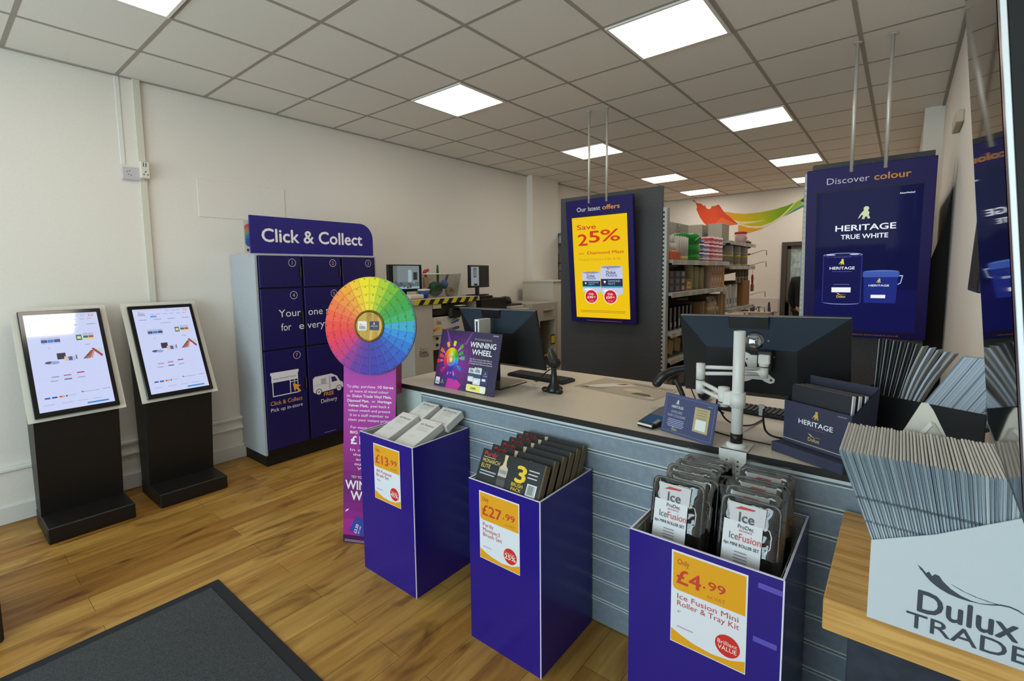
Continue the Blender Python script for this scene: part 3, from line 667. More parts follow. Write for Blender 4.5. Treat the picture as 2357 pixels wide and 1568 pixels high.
# white boxes in the far bin
def white_box(x0, x1, yl, zl, ang, L, lab):
    t = thing('brush_set_box', lab, 'box', ((x0+x1)/2, yl+.05, zl-.04), 0, 'white brush set boxes in the dump bin')
    u = Vector((0, math.cos(ang), math.sin(ang))); b = B(); b.frame((x0, yl, zl), (1, 0, 0), u); w_ = x1-x0
    wp = paint('#d6d4ce', .5); b.box(0, w_, 0, L, -.042, 0, wp, .0015)
    b.text('All Purpose', w_*.52, L*.78, .016, '#4a4a46', 1, w=w_*.70); b.bars(w_*.22, w_*.82, L*.70, 3, .011, .0025, '#a8a59c', 1, 'l'); b.text('5 Pack', w_*.84, L*.93, .005, '#8a8880', 1)
    b.bars(w_*.25, w_*.6, L*.40, 2, .012, .0022, '#b5b2a8', 1, 'l'); part('carton', b, t)
    b = B(); b.frame((x0, yl, zl), (1, 0, 0), u); b.box(0.003, w_-.003, L+.0008, L+.003, -.040, -.003, paint('#b5b2aa', .5)); part('end_flap', b, t)
    return t
white_box(-2.100, -1.972, 1.512, .752, math.radians(19), .235, 'white brush set box, front left of the four in the far bin')
white_box(-1.930, -1.788, 1.512, .745, math.radians(19), .235, 'white brush set box, front right of the four in the far bin')
white_box(-2.080, -1.950, 1.745, .815, math.radians(21), .135, 'white brush set box, back left of the four in the far bin')
white_box(-1.915, -1.770, 1.745, .805, math.radians(23), .135, 'white brush set box, back right of the four in the far bin')
# black brush boxes in the middle bin
def brush_box():
    t = thing('brush_box', 'x', 'box', (0, 0, 0), 0, 'black three-brush boxes in the middle bin')
    w_, h_, d_ = .325, .152, .036; b = B()
    blk = paint('#17181b', .35); kraft = paint('#7a6f57', .8)
    b.box(0, w_, 0, d_, 0, h_, kraft, .0008); b.box(-.0005, w_-.003, -.001, .0004, .0005, h_+.0008, blk)
    b.frame((0, -.001, 0), (1, 0, 0), (0, 0, 1))
    b.text('Purdy', .049, h_-.026, .017, '#c8322c', 2, w=.068, b=.03, sk=.12); b.rect(.014, h_-.033, .080, h_-.031, '#d8d4cc', 2)
    b.text('MONARCH', .014, h_-.054, .0155, '#d8c060', 2, w=.092, al='l', b=.02); b.text('ELITE', .014, h_-.076, .0155, '#d8c060', 2, w=.048, al='l', b=.02)
    b.bars(.014, .105, h_-.092, 2, .012, .005, '#aab0b6', 2, 'l')
    wd = '#cdbb94'; x = .132
    b.poly([(x-.009, h_-.003), (x+.009, h_-.003), (x+.006, h_-.026), (x+.010, h_-.046), (x+.020, h_-.055), (x-.020, h_-.055), (x-.010, h_-.046), (x-.006, h_-.026)], wd, 2)
    b.rect(x-.022, h_-.092, x+.022, h_-.055, '#b9b3ac', 2); b.rect(x-.018, h_-.080, x+.018, h_-.066, '#8f8a86', 3)
    b.poly([(x-.022, h_-.092), (x+.022, h_-.092), (x+.024, h_-.146), (x-.019, h_-.142)], '#4c4a4a', 2); b.rect(x-.02, h_-.104, x+.021, h_-.093, '#c9c6c2', 2)
    b.text('3', .222, h_-.092, .062, '#e8c21e', 2, w=.046, b=.05); b.text('BRUSH', .215, h_-.112, .0135, '#e8c21e', 2, w=.056, b=.02); b.text('PACK', .215, h_-.130, .0135, '#e8c21e', 2, w=.05, b=.02)
    b.bars(.255, .310, h_-.038, 3, .014, .0045, '#c4c4c2', 2, 'l')
    b.rect(.262, h_-.132, .308, h_-.086, '#e2e2e0', 2)
    for k in range(11): b.rect(.2655+.0036*k, h_-.126, .2655+.0036*k+random.choice((.001, .002)), h_-.090, '#222222', 3)
    part('carton', b, t)
    b = B(); b.box(w_+.0002, w_+.0016, .002, d_-.002, .004, h_-.004, paint('#746850', .8)); part('end_flap', b, t)
    return t
bx0 = brush_box(); names = ['front', 'second', 'third', 'fourth', 'fifth', 'rearmost']
for k, y in enumerate((1.491, 1.556, 1.620, 1.678, 1.735, 1.789)):
    T = Matrix.Translation((-1.354, y+.003, .7005)) @ Matrix.Rotation(math.radians(-.4), 4, 'Z') @ Matrix.Rotation(math.radians(-27), 4, 'X') @ tr(0, .001, 0)
    lab = 'black three-brush box in the middle bin, %s of the row of six' % names[k]
    if k == 0: bx0.matrix_basis = T; WM[bx0] = T; bx0['label'] = lab; first_T = T
    else: copy_tree(bx0, T @ first_T.inverted(), lab)
# mini roller kits in the near bin
trayb = paint('#0e0f10', .18); wrapm = clear('crinkled_clear_wrap', '#fbfbfb', .085, .06, 16)
def roller_kit():
    t = thing('roller_kit', 'x', 'paint roller kit', (0, 0, 0), 0, 'wrapped mini roller kits in the near bin')
    w_, h_, d_ = .165, .335, .052; b = B()
    def rr(ins, z): 
        r = .022; o = []
        for cx, cy, a0 in ((w_-ins-r, h_-ins-r, 0), (ins+r, h_-ins-r, 90), (ins+r, ins+r, 180), (w_-ins-r, ins+r, 270)):
            for a in range(0, 91, 18): o.append((cx+r*math.cos(math.radians(a0+a)), z, cy+r*math.sin(math.radians(a0+a))))
        return o
    loops = [rr(0, 0), rr(.004, -.003), rr(.012, .002), rr(.022, .028), ]; vs = sum(loops, []); n = 24; fs = []
    for k in range(3): fs += [(k*n+i, k*n+(i+1) % n, (k+1)*n+(i+1) % n, (k+1)*n+i) for i in range(n)]
    fs.append(tuple(3*n+i for i in range(n)))
    back = [rr(0, 0), rr(.010, .006), rr(.020, .032)]; m0_ = len(vs); vs += sum(back, [])
    for k in range(2): fs += [(m0_+k*n+(i+1) % n, m0_+k*n+i, m0_+(k+1)*n+i, m0_+(k+1)*n+(i+1) % n) for i in range(n)]
    fs.append(tuple(reversed([m0_+2*n+i for i in range(n)])))
    b.add(vs, fs, trayb, True); part('tray', b, t)
    b = B(); b.cyl((.05, .012, h_-.075), (.115, .012, h_-.075), .014, paint('#d9d4c8', .8), n=14); b.tube([(.115, .012, h_-.075), (.14, .012, h_-.08), (.138, .012, .19), (.085, .012, .18), (.083, .012, .10)], .003, paint('#aeb2b4', .25, .9), 6, 1); b.cyl((.083, .012, .04), (.083, .012, .12), .010, paint('#c22a26', .4), n=12); part('roller', b, t)
    b = B(); b.frame((0, -.0195, 0), (1, 0, 0), (0, 0, 1)); V2 = paint('#d6d6da', .5)
    pr_ = [(.018, .10), (.122, .10), (.122, .265), (.018, .265)]; b.prism(pr_, -.0008, 0, V2)
    b.prism([(.035, .262), (.125, .262), (.128, .318), (.025, .318)], -.0012, -.0004, paint('#c6c2c4', .5)); b.poly([(.045, .300), (.095, .304), (.10, .309), (.06, .310)], '#b8382e', 1)
    b.text('Ice', .078, .266, .027, '#4a4a50', 3, w=.040, b=.02); b.text('ProDec', .078, .247, .011, '#4c4c54', 3, w=.042, b=.01); b.text('ADVANCE', .078, .238, .0055, '#b8484a', 3, w=.036)
    b.text('Ice', .048, .212, .020, '#5a5a62', 3, w=.024); b.text('Fusion', .091, .212, .020, '#c4484a', 3, w=.058)
    b.text('6pc MINI ROLLER SET', .070, .194, .0085, '#3c3c42', 3, w=.094, b=.02)
    b.bars(.05, .09, .177, 4, .009, .003, '#8a8a92', 3); b.bars(.035, .105, .132, 2, .008, .0025, '#c89a9a', 3); part('label_card', b, t)
    b = B(); nx, nz = 10, 16; vs = []; fs = []
    for j in range(nz+1):
        for i in range(nx+1):
            x = -.008+(w_+.016)*i/nx; z = .0+(h_+.022)*j/nz; ed = min(i, nx-i, nz-j)
            vs.append((x, (-.014 if ed > 1 else -.009 if ed == 1 else .004)+random.uniform(-.0025, .002), z+random.uniform(-.003, .003)))
    for j in range(nz):
        for i in range(nx): a = j*(nx+1)+i; fs.append((a, a+1, a+nx+2, a+nx+1))
    b.add(vs, fs, wrapm, True); part('plastic_wrap', b, t, 'crinkled clear wrap')
    return t
rk = roller_kit(); Tp = None
spots = [(-.600, 1.492, .590, -12, -1, 'front of the left stack in the near bin'), (-.575, 1.556, .590, -12, 1, 'second of the left stack in the near bin'), (-.600, 1.620, .590, -12, 0, 'third of the left stack in the near bin'),
         (-.592, 1.684, .590, -12, 1, 'fourth of the left stack in the near bin'), (-.583, 1.745, .590, -12, 0, 'rearmost of the left stack in the near bin'),
         (-.392, 1.490, .588, -13, -2, 'front of the right stack in the near bin'), (-.398, 1.562, .590, -13, -1, 'second of the right stack in the near bin'), (-.394, 1.650, .590, -13, 0, 'third of the right stack in the near bin'), (-.396, 1.745, .590, -13, 0, 'rearmost of the right stack in the near bin')]
for k, (x, y, z, lean, rz, lab) in enumerate(spots):
    T = Matrix.Translation((x, y, z)) @ Matrix.Rotation(math.radians(rz), 4, 'Z') @ Matrix.Rotation(math.radians(lean), 4, 'X')
    lab = 'clear-wrapped black mini roller kit, ' + lab
    if Tp is None: rk.matrix_basis = T; WM[rk] = T; rk['label'] = lab; Tp = T
    else: copy_tree(rk, T @ Tp.inverted(), lab)
# ================================================================== service counter
lam = noisy('speckled_beige_laminate', '#c0b5a5', '#d2c8ba', 420, .38, .35, .65, detail=3)
slatm = noisy('grey_blue_slatwall', '#7e8c98', '#85939f', 40, .42)
alu = paint('#d2dadd', .4, .1)
t = thing('service_counter', 'long service counter with a beige speckled top and a grey slatwall front', 'counter', (-1.1, 2.3, 0))
b = B(); b.box(-2.39, .226, 1.882, 2.80, .914, .939, lam, .002); b.box(-2.392, .226, 1.8795, 1.8835, .9135, .9395, paint('#17130f', .4)); b.box(-2.3925, -2.3885, 1.8795, 2.80, .9135, .9395, paint('#17130f', .4)); part('worktop', b, t)
b = B(); b.box(-2.366, -2.340, 1.905, 2.76, 0, .9135, paint('#8d9a96', .5)); b.box(-2.368, -2.128, 1.900, 1.922, 0, .9135, paint('#b4c1bd', .42)); b.box(-2.369, -2.362, 1.898, 1.904, 0, .9135, paint('#1f1d1c', .5)); part('end_panel', b, t, 'pale green-grey end panel')
zs = [.893, .803, .705, .607, .510, .412, .315, .217, .12]
b = B(); b.box(-2.128, .226, 1.915, 1.925, 0, .9135, paint('#5d6a74', .5))
for z0, z1 in zip([.9135]+zs, zs+[.0]): b.box(-2.127, .226, 1.903, 1.915, z1+.006, z0-.009, slatm, .0015)
part('slatwall_panel', b, t)
for z in zs:
    b = B(); b.box(-2.127, .226, 1.9125, 1.914, z-.0085, z+.0055, paint('#4a565e', .4)); b.box(-2.127, .226, 1.9000, 1.914, z+.001, z+.0065, alu, .001); b.box(-2.127, .226, 1.9008, 1.914, z-.0105, z-.0065, alu)
    part('slat_insert', b, t)
b = B(); b.box(-2.127, .226, 1.897, 1.905, .897, .9125, alu, .001); part('edge_trim', b, t, 'bright aluminium strip under the worktop')
b = B(); b.box(-2.33, .21, 2.10, 2.118, 0, .9125, paint('#4a4a4c', .6)); part('modesty_board', b, t)
ZT = .9397
# ---------------------------------------------------------------- winning wheel board
def board(name, lab, cat, p0, p1, w_, h_, lean, thick, edge):
    p0 = Vector(p0); p1 = Vector(p1); d = (p1-p0).normalized(); n = Vector((d.y, -d.x, 0)); u = Vector((0, 0, math.cos(lean)))-n*math.sin(lean)
    t = thing(name, lab, cat, (p0+p1)/2); b = B(); b.frame(p0, d, u); b.box(0, w_, 0, h_, -thick, 0, paint(edge, .5), .0008); return t, b
t, b = board('counter_sign', 'dark purple winning wheel sign leaning on the left end of the counter', 'sign', (-2.098, 1.975, ZT), (-1.62, 1.955, ZT), .478, .338, .24, .005, '#4b3f58')
w_, h_ = .478, .338; V = vcol(.3)
for i in range(16):
    for j in range(10):
        u0, v0 = w_*i/16, h_*j/10; dx, dy = (u0+.015-.16)/.20, (v0+.017-.15)/.17; r = min(1, math.hypot(dx, dy))
        c = lerp(hexc('#93309e'), hexc('#40305a'), r**.8); c = lerp(c, hexc('#3a3650'), max(0, min(1, (u0-.22)/.12)))
        b.rect(u0, v0, w_*(i+1)/16, h_*(j+1)/10, V, .6, col=c)
b.poly([(.10, .0), (.20, .0), (.225, .03), (.18, .055), (.11, .055)], '#c42c98', 2)
for x0_, x1_, x2_ in ((.045, .075, .10), (.26, .20, .225)): b.poly([(x0_-.003, h_), (x0_+.003, h_), (x2_, .26), (x1_, .26)], '#7a3c92', 2)
wx, wy, R = .115, .165, .062
for i in range(20):
    a0, a1 = math.radians(18*i), math.radians(18*(i+1)); c = grad(hs, 18*i+9)
    P_ = lambda r, a: (wx+r*math.sin(a), wy+r*1.12*math.cos(a))
    b.poly([P_(.012, a0), P_(R, a0), P_(R, a1), P_(.012, a1)], V, 3, c); b.poly([P_(.02, a0), P_(R*.6, a0), P_(R*.6, a1), P_(.02, a1)], V, 4, lerp(c, (1, 1, 1, 1), .14))
    if i % 2 == 0 or i in (3, 9, 15):
        am = (a0+a1)/2; rr_ = .088+.008*(i % 3)
        q = [(wx+rr_*math.sin(am)*1.0+dx*.011*math.cos(am)+dy*.014*math.sin(am), wy+rr_*1.1*math.cos(am)-dx*.011*math.sin(am)+dy*.014*math.cos(am)) for dx, dy in ((-1, -1), (1, -1), (1, 1), (-1, 1))]
        b.poly(q, V, 3, c); q = [P_(R+.004, am-.05), P_(R+.004, am+.05), P_(rr_-.014, am+.07), P_(rr_-.014, am-.07)]; b.poly(q, '#c77ad0', 3)
b.disc(wx, wy, .017, '#e3c05a', 5, 20, .02); b.disc(wx, wy, .008, '#f4e6b0', 6, 14, .010)
b.text('TRY YOUR LUCK ON THE', .345, .292, .010, '#b9b2c4', 3, w=.13); b.text('WINNING', .350, .252, .029, '#f4f0f4', 3, w=.195, b=.035); b.text('WHEEL', .350, .211, .029, '#f4f0f4', 3, w=.15, b=.035)
b.text('AkzoNobel', .435, .322, .007, '#e8e4ee', 3, w=.038, b=.02)
for k, a in enumerate(('Buy 10L or more of mixed colour in', 'Dulux Trade Vinyl Matt, Diamond Matt,', 'or Heritage Velvet Matt for an instant win')): b.text(a, .350, .182-.0125*k, .0075, '#e9e2ec', 3, w=.165+.006*k, b=.01)
for x, v0, v1, ww in ((.270, .06, .135, .045), (.312, .047, .142, .056)):
    b.rect(x, v0, x+ww, v1, '#d9dde2', 3, rad=.006); b.rect(x, v0+(v1-v0)*.38, x+ww, v0+(v1-v0)*.62, '#37506e', 4); trade_mark(b, x+ww*.2, v0+(v1-v0)*.70, ww*.6, '#4a4a66', L=5); b.rect(x+ww*.2, v0+(v1-v0)*.12, x+ww*.7, v0+(v1-v0)*.25, '#f2f4f6', 5)
b.rect(.376, .052, .42, .132, '#343a62', 3); b.rect(.378, .072, .405, .085, '#e4e4ec', 4); emblem(b, .398, .108, .014, '#b9b2a8', 4); b.rect(.382, .10, .415, .103, '#a9a6b8', 4)
b.rect(.268, .006, .415, .044, '#efe9c0', 3, rad=.008); b.rect(.276, .010, .372, .040, '#efe46a', 4); b.text('£2000', .322, .019, .011, '#4a4a30', 5, w=.04, b=.03); b.rect(.378, .012, .405, .038, '#f1efe6', 4)
b.rect(.010, .012, .045, .052, '#ece9ee', 3, rad=.004); trade_mark(b, .015, .017, .025, '#3c3a5a', ('#d8402e', '#e08a30', '#d8b830'), L=4)
b.rect(.050, .012, .088, .05, '#3a3a58', 3); emblem(b, .069, .03, .012, '#cfc8c0', 4); b.text('HERITAGE', .069, .022, .005, '#d9d6de', 4, w=.03)
part('panel', b, t)
b = B(); b.frame((-1.86, 1.992, ZT), (1, 0, 0), (0, .0, 1)); b.add([(0, 0, -.005), (.004, 0, -.005), (.004, 0, -.085), (0, 0, -.085), (0, .24, -.058), (.004, .24, -.058)], [(0, 3, 4), (1, 5, 2), (0, 1, 2, 3), (0, 4, 5, 1), (3, 2, 5, 4)], paint('#8d8a90', .7)); part('strut', b, t)
# ---------------------------------------------------------------- heritage sign, no code printed on it
t, b = board('counter_sign', 'small navy colours sign with a tan patch leaning on the counter', 'sign', (-.728, 1.955, ZT), (-.505, 1.880, ZT), .232, .158, .21, .004, '#4a5070')
b.rect(.001, .001, .231, .157, '#41476c', .6)
for q in ((.008, .008, .224, .0092), (.008, .149, .224, .1502), (.008, .008, .0092, .15), (.2228, .008, .224, .15)): b.rect(*q, '#7f86b0', 2)
emblem(b, .063, .119, .020, '#d9d4c4', 2); b.text('HERITAGE', .064, .104, .010, '#e6e6ee', 2, w=.054, b=.02); b.text('EXPLORE', .064, .084, .0095, '#b9bcd2', 2, w=.050); b.text('OUR COLOURS', .064, .068, .0095, '#b9bcd2', 2, w=.082)
b.bars(.024, .106, .056, 5, .0068, .0028, '#a4a8c8', 2); trade_mark(b, .050, .015, .026, '#cdbf94', two=False, L=2); b.text('AkzoNobel', .204, .138, .004, '#b9bcd2', 2, w=.02)
b.rect(.142, .034, .206, .128, '#b9a678', 2); b.bars(.15, .198, .118, 4, .010, .003, '#8f8062', 3); b.rect(.152, .042, .196, .082, '#e2e2de', 3)
part('panel', b, t)
b = B(); b.frame((-.61, 1.92, ZT), (.948, -.32, 0), (0, 0, 1)); b.add([(0, 0, -.012), (.003, 0, -.012), (.003, 0, -.07), (0, 0, -.07), (0, .12, -.033), (.003, .12, -.033)], [(0, 3, 4), (1, 5, 2), (0, 1, 2, 3), (0, 4, 5, 1), (3, 2, 5, 4)], paint('#34395a', .6)); part('strut', b, t)
# ---------------------------------------------------------------- monitors seen from behind
mb_lit = paint('#27313d', .6, 0, .15); mb2 = paint('#17181b', .45); blk = paint('#111214', .4)
def monitor(lab, x0, x1, yt, yb, zt, zb, roll=0):
    t = thing('monitor', lab, 'monitor', ((x0+x1)/2, (yt+yb)/2, ZT)); w_ = x1-x0; o = Vector((x0, yb, zb)); up = Vector((0, yt-yb, zt-zb)); h_ = up.length
    b = B(); b.frame(o, (1, 0, roll), up); Fm = b.M.copy()
    b.box(0, w_, 0, h_, -.014, -.001, mb2, .002); b.rect(.002, h_-.0035, w_-.002, h_-.0005, '#8d8a86', 0)
    a = (.003, w_-.003, .003, h_-.005); i0, i1, j0, j1 = w_*.19, w_*.73, h_*.10, h_*.64; d = .042
    vs = [(a[0], a[2], 0), (a[1], a[2], 0), (a[1], a[3], 0), (a[0], a[3], 0), (i0, j0, d), (i1, j0, d), (i1, j1, d), (i0, j1, d)]
    b.add(vs, [(2, 3, 7, 6)], mb_lit); b.add(vs, [(0, 1, 5, 4), (1, 2, 6, 5), (3, 0, 4, 7), (4, 5, 6, 7), (0, 3, 2, 1)], mb2)  # upper facet gets a lighter colour, ceiling light painted into the housing
    b.box(w_*.33, w_*.57, h_-.068, h_-.002, .0, .016, blk, .002)
    part('back_housing', b, t)
    b = B(em=.7); b.M = Fm @ tr(0, 0, -.0145) @ Matrix.Scale(-1, 4, (0, 0, 1)); b.rect(.008, .010, w_-.008, h_-.008, '#c4d2e4', 0); part('screen', b, t)
    return t, Fm, w_, h_
tA, Fm, w_, h_ = monitor('black monitor seen from behind, on the counter behind the winning wheel sign', -2.105, -1.525, 2.215, 2.315, 1.388, 1.035)
b = B(); b.box(-1.985, -1.69, 2.10, 2.36, ZT, ZT+.010, paint('#8a8276', .3, .7), .003); b.box(-1.985, -1.69, 2.10, 2.36, ZT-.0002, ZT+.003, blk)
b.frame((-1.86, 2.27, ZT+.01), (1, 0, 0), (0, 0, 1)); b.box(-.03, .03, 0, .21, -.012, .010, blk, .004); part('stand', b, tA)
b = B(); b.box(-1.838, -1.806, 2.06, 2.165, 1.10, 1.338, paint('#b9b6b0', .4), .003)
b.frame((-1.838, 2.06, 1.10), (1, 0, 0), (0, 0, 1)); b.rect(0, 0, .032, .238, '#e4e4e6', 1); b.rect(.009, .006, .023, .228, '#2a2e44', 2)
mp = solo('mini_computer', b, 'slim white mini computer upright behind the left counter monitor', 'computer')
mp.location.z = 1.10
b = B(); b.box(-1.836, -1.808, 2.075, 2.095, ZT, 1.101, paint('#3a3a3c', .5)); part('mount_post', b, mp)
tB, Fm2, w2, h2 = monitor('large black monitor seen from behind on the white monitor arm', -.735, -.124, 2.205, 2.275, 1.400, 1.052, .02)
vz, vc = .046, (.306, .150)
b = B(); b.M = Fm2 @ tr(vc[0], vc[1], .0425); pts = []
for s1, s2 in ((1, 1), (-1, 1), (-1, -1), (1, -1)):
    k = [(.018, .052), (.030, .060), (.046, .066), (.060, .060), (.064, .046), (.052, .036), (.040, .022), (.034, .008)]
    k = [(a_*s1, c_*s2) for a_, c_ in k]; k = k if s1*s2 < 0 else k[::-1]; pts += k
vm = paint('#d6d4ce', .4); b.prism(pts, 0, .004, vm)
for s1 in (-1, 1):
    for s2 in (-1, 1): b.disc(.050*s1, .050*s2, .005, '#3a3a3a', 9, 12); b.disc(.034*s1, .034*s2, .0035, '#3a3a3a', 9, 12)
part('mount_plate', b, tB, 'white cross-shaped mounting plate')
b = B(); b.M = Fm2 @ tr(w2*.487, h2*.71, .018) @ Matrix.Rotation(math.radians(-17), 4, 'X') @ tr(0, 0, .012); b.lathe([(.039, 0), (.039, .002), (.025, .007), (.0001, .010)], (0, 0, 0), clear('clear_plastic_disc', '#dfe8f0', .22, .04), 28); b.lathe([(.004, 0), (.004, .004), (.0001, .006)], (.051, .004, .0), paint('#8a8f96', .3), 10)
solo('suction_disc', b, 'round clear plastic suction disc stuck on the back of the monitor above its plate', 'suction disc')
# ---------------------------------------------------------------- white monitor arm clamped to the counter
wh_ = paint('#d9d7d2', .35); px_, py_ = -.434, 1.918
t = thing('monitor_mount', 'white monitor arm and pole clamped to the front edge of the counter', 'monitor arm', (px_, py_, ZT))
b = B(); b.lathe([(.0195, 0), (.0195, .43), (.0175, .431), (.0165, .430), (.0165, .41)], (px_, py_, ZT+.002), wh_, 28); b.cyl((px_, py_, 1.36), (px_, py_, 1.3625), .0165, paint('#55524e', .6)); part('pole', b, t)
b = B(); b.lathe([(.0205, .0), (.0205, .035)], (px_, py_, ZT+.022), blk, 28); part('sleeve', b, t, 'black sleeve at the foot')
b = B(); b.lathe([(.034, 0), (.034, .016), (.030, .022), (.022, .022)], (px_, py_, ZT), wh_, 28); b.box(px_-.045, px_+.045, 1.868, 1.985, ZT, ZT+.006, wh_, .002)
b.frame((px_, 1.878, ZT+.006), (1, 0, 0), (0, 0, 1)); b.prism([(-.045, 0), (-.045, -.035), (-.028, -.060), (-.028, -.095), (.028, -.095), (.028, -.060), (.045, -.035), (.045, 0)], .0, .012, wh_); b.M = b.M @ tr(0, 0, .012)
b.rect(-.009, -.078, .009, -.026, '#c9c7c2', 1, rad=.008)
for x in (-.018, .018):
    for z in (-.038, -.056, -.074): b.disc(x, z, .0035, '#3a3a3a', 1, 12)
b.world(); b.box(px_-.025, px_+.025, 1.868, 1.896, ZT-.098, ZT-.090, wh_, .002); part('clamp', b, t)
b = B(); b.lathe([(.026, 0), (.026, .055)], (px_, py_, 1.093), wh_, 28); b.box(px_-.050, px_-.015, py_-.008, py_+.026, 1.095, 1.146, wh_, .004); part('collar', b, t)
def link(b, p, q, z0, z1, r):
    p = Vector(p); q = Vector(q); b.cyl((p.x, p.y, z0), (p.x, p.y, z1), r, wh_); b.cyl((p.x, p.y, z0+.010), (p.x, p.y, z0+.013), r+.0006, blk)
e0 = (-.488, 1.945); e1 = (-.592, 2.010); e2 = (-.392, 2.125)
b = B(); b.cyl((*e0, 1.083), (*e0, 1.155), .020, wh_); b.cyl((*e0, 1.098), (*e0, 1.1015), .0206, blk)
b.tube([(*e0, 1.128), ((e0[0]+e1[0])/2, (e0[1]+e1[1])/2, 1.14), (*e1, 1.150)], .0085, wh_); b.tube([(*e0, 1.106), ((e0[0]+e1[0])/2, (e0[1]+e1[1])/2, 1.114), (*e1, 1.122)], .0085, wh_); b.cyl((*e1, 1.105), (*e1, 1.158), .0165, wh_); part('lower_arm', b, t)
b = B(); b.cyl((*e1, 1.160), (*e1, 1.225), .0165, wh_); b.cyl((*e1, 1.158), (*e1, 1.161), .0172, blk)
b.tube([(*e1, 1.210), (*e2, 1.205)], .0075, wh_); b.tube([(*e1, 1.184), (*e2, 1.186)], .0075, wh_); b.cyl((*e2, 1.172), (*e2, 1.210), .016, wh_); b.box(e2[0]-.085, e2[0], e2[1]-.016, e2[1]+.008, 1.178, 1.208, wh_, .006); part('upper_arm', b, t)
b = B(); b.cyl((*e2, 1.210), (*e2, 1.228), .017, wh_); b.cyl((*e2, 1.214), (*e2, 1.217), .0176, blk); b.box(e2[0]-.020, e2[0]+.020, e2[1]-.010, 2.166, 1.224, 1.262, wh_, .004); b.box(e2[0]-.028, e2[0]+.024, e2[1]+.012, 2.180, 1.195, 1.275, blk, .004); part('tilt_head', b, t, 'white and black tilt head')
# cables
b = B(); b.tube([(-.40, 2.20, 1.03), (-.395, 2.16, .99), (-.37, 2.10, .952), (-.30, 2.12, .944)], .004, blk, 7, 3); b.tube([(-.52, 2.0, 1.06), (-.50, 2.05, .99), (-.45, 2.20, .9445), (-.43, 2.34, .9445)], .0035, blk, 7, 3); b.tube([(-.515, 1.96, 1.10), (-.52, 1.97, 1.06), (-.50, 2.0, 1.04)], .003, blk, 6, 2)
b.tube([(-.62, 2.10, .9435), (-.5, 2.03, .9435), (-.34, 2.02, .9435)], .0028, blk, 6, 2); solo('cable', b, 'black cables hanging under the monitor on the white arm', 'cable')
b = B(); b.box(-.418, -.398, 2.196, 2.206, 1.00, 1.045, paint('#bcc6c6', .5), .001); o = solo('cable_tag', b, 'pale label tag on the cable below the monitor with the white arm', 'tag')
# ---------------------------------------------------------------- keyboards
def keyboard(lab, x, y, rz):
    t = thing('keyboard', lab, 'keyboard', (x, y, ZT), rz); w_, h_ = .43, .135; b = B(); b.M = WM[t].copy(); b.box(-w_/2, w_/2, -h_/2, h_/2, 0, .016, blk, .004); part('base', b, t)
    b = B(); b.M = WM[t].copy()
    for r in range(6):
        for c in range(21): b.box(-w_/2+.010+c*.0197, -w_/2+.0265+c*.0197, -h_/2+.010+r*.0198, -h_/2+.0265+r*.0198, .0155, .021, paint('#1d1e21', .5), .002)
    part('keys', b, t)
keyboard('black keyboard on the counter behind the left monitor foot', -1.69, 2.50, -.05)
keyboard('black keyboard on the counter behind the white arm pole', -.42, 2.47, -.06)
b = B(); b.ball((-.735, 2.57, ZT+.031), .032, blk, 1, 1.7, .95); o = solo('computer_mouse', b, 'black computer mouse on the counter behind the small navy sign', 'mouse'); 
# ---------------------------------------------------------------- scanners
t = thing('barcode_scanner', 'black barcode scanner standing upright on the middle of the counter', 'scanner', (-1.43, 2.25, ZT)); gm = paint('#1b1a1c', .35)
b = B(); M0 = WM[t]; b.M = M0.copy()
b.lathe([(.040, 0), (.042, .012), (.034, .030), (.022, .05), (.016, .09), (.014, .13), (.018, .145)], (0, 0, 0), gm, 24)
for a in (200, 335, 90): a = math.radians(a); b.ball((.045*math.cos(a), .045*math.sin(a), .012), .024, gm, 1.1, .9, .62, 14)
part('stand', b, t)
b = B(); b.M = M0 @ tr(0, -.004, .17) @ Matrix.Rotation(math.radians(24), 4, 'X'); b.ball((0, 0, -.005), .042, gm, .98, .72, .9, 20); b.lathe([(.030, 0), (.026, .035), (.017, .07), (.012, .085), (.0001, .09)], (0, 0, .0), paint('#3a3532', .35), 20); b.tube([(-.014, -.02, .02), (-.013, -.018, .055), (0, -.012, .075), (.013, -.018, .055), (.014, -.02, .02)], .003, paint('#6a6058', .3), 6, 1)
b.ball((-.012, -.028, -.028), .006, paint('#d8d4cc', .2), 1, .5, .6, 10); part('head', b, t)
b = B(); b.tube([(-1.44, 2.24, ZT+.13), (-1.49, 2.25, ZT+.10), (-1.56, 2.28, ZT+.03), (-1.64, 2.36, ZT+.02)], .0035, blk, 7, 3); part('cable', b, t)
t = thing('barcode_scanner', 'black curved barcode scanner on a stand left of the big monitor', 'scanner', (-.76, 2.34, ZT))
b = B(); b.M = Matrix.Translation((-.76, 2.34, ZT)); b.lathe([(.05, 0), (.05, .008), (.036, .018), (.018, .03)], (0, 0, 0), gm, 24); b.tube([(0, 0, .02), (-.006, 0, .06), (-.030, .0, .11), (-.045, 0, .135)], .012, gm, 10, 2); part('stand', b, t)
b = B(); b.M = Matrix.Translation((-.76, 2.34, ZT)); b.tube([(-.118, -.03, .115), (-.095, -.02, .150), (-.050, 0, .178), (.01, .02, .192), (.07, .04, .190), (.10, .05, .182)], [.022, .024, .021, .019, .017, .016, .015], gm, 12, 2); b.ball((-.120, -.032, .112), .023, gm, 1, 1, .9, 14); b.disc(0, 0, .001, gm, 0, 6); part('body', b, t)
b = B(); b.tube([(-.68, 2.38, 1.115), (-.72, 2.40, 1.10), (-.76, 2.40, 1.05), (-.74, 2.45, .96)], .003, blk, 6, 3); part('cable', b, t)
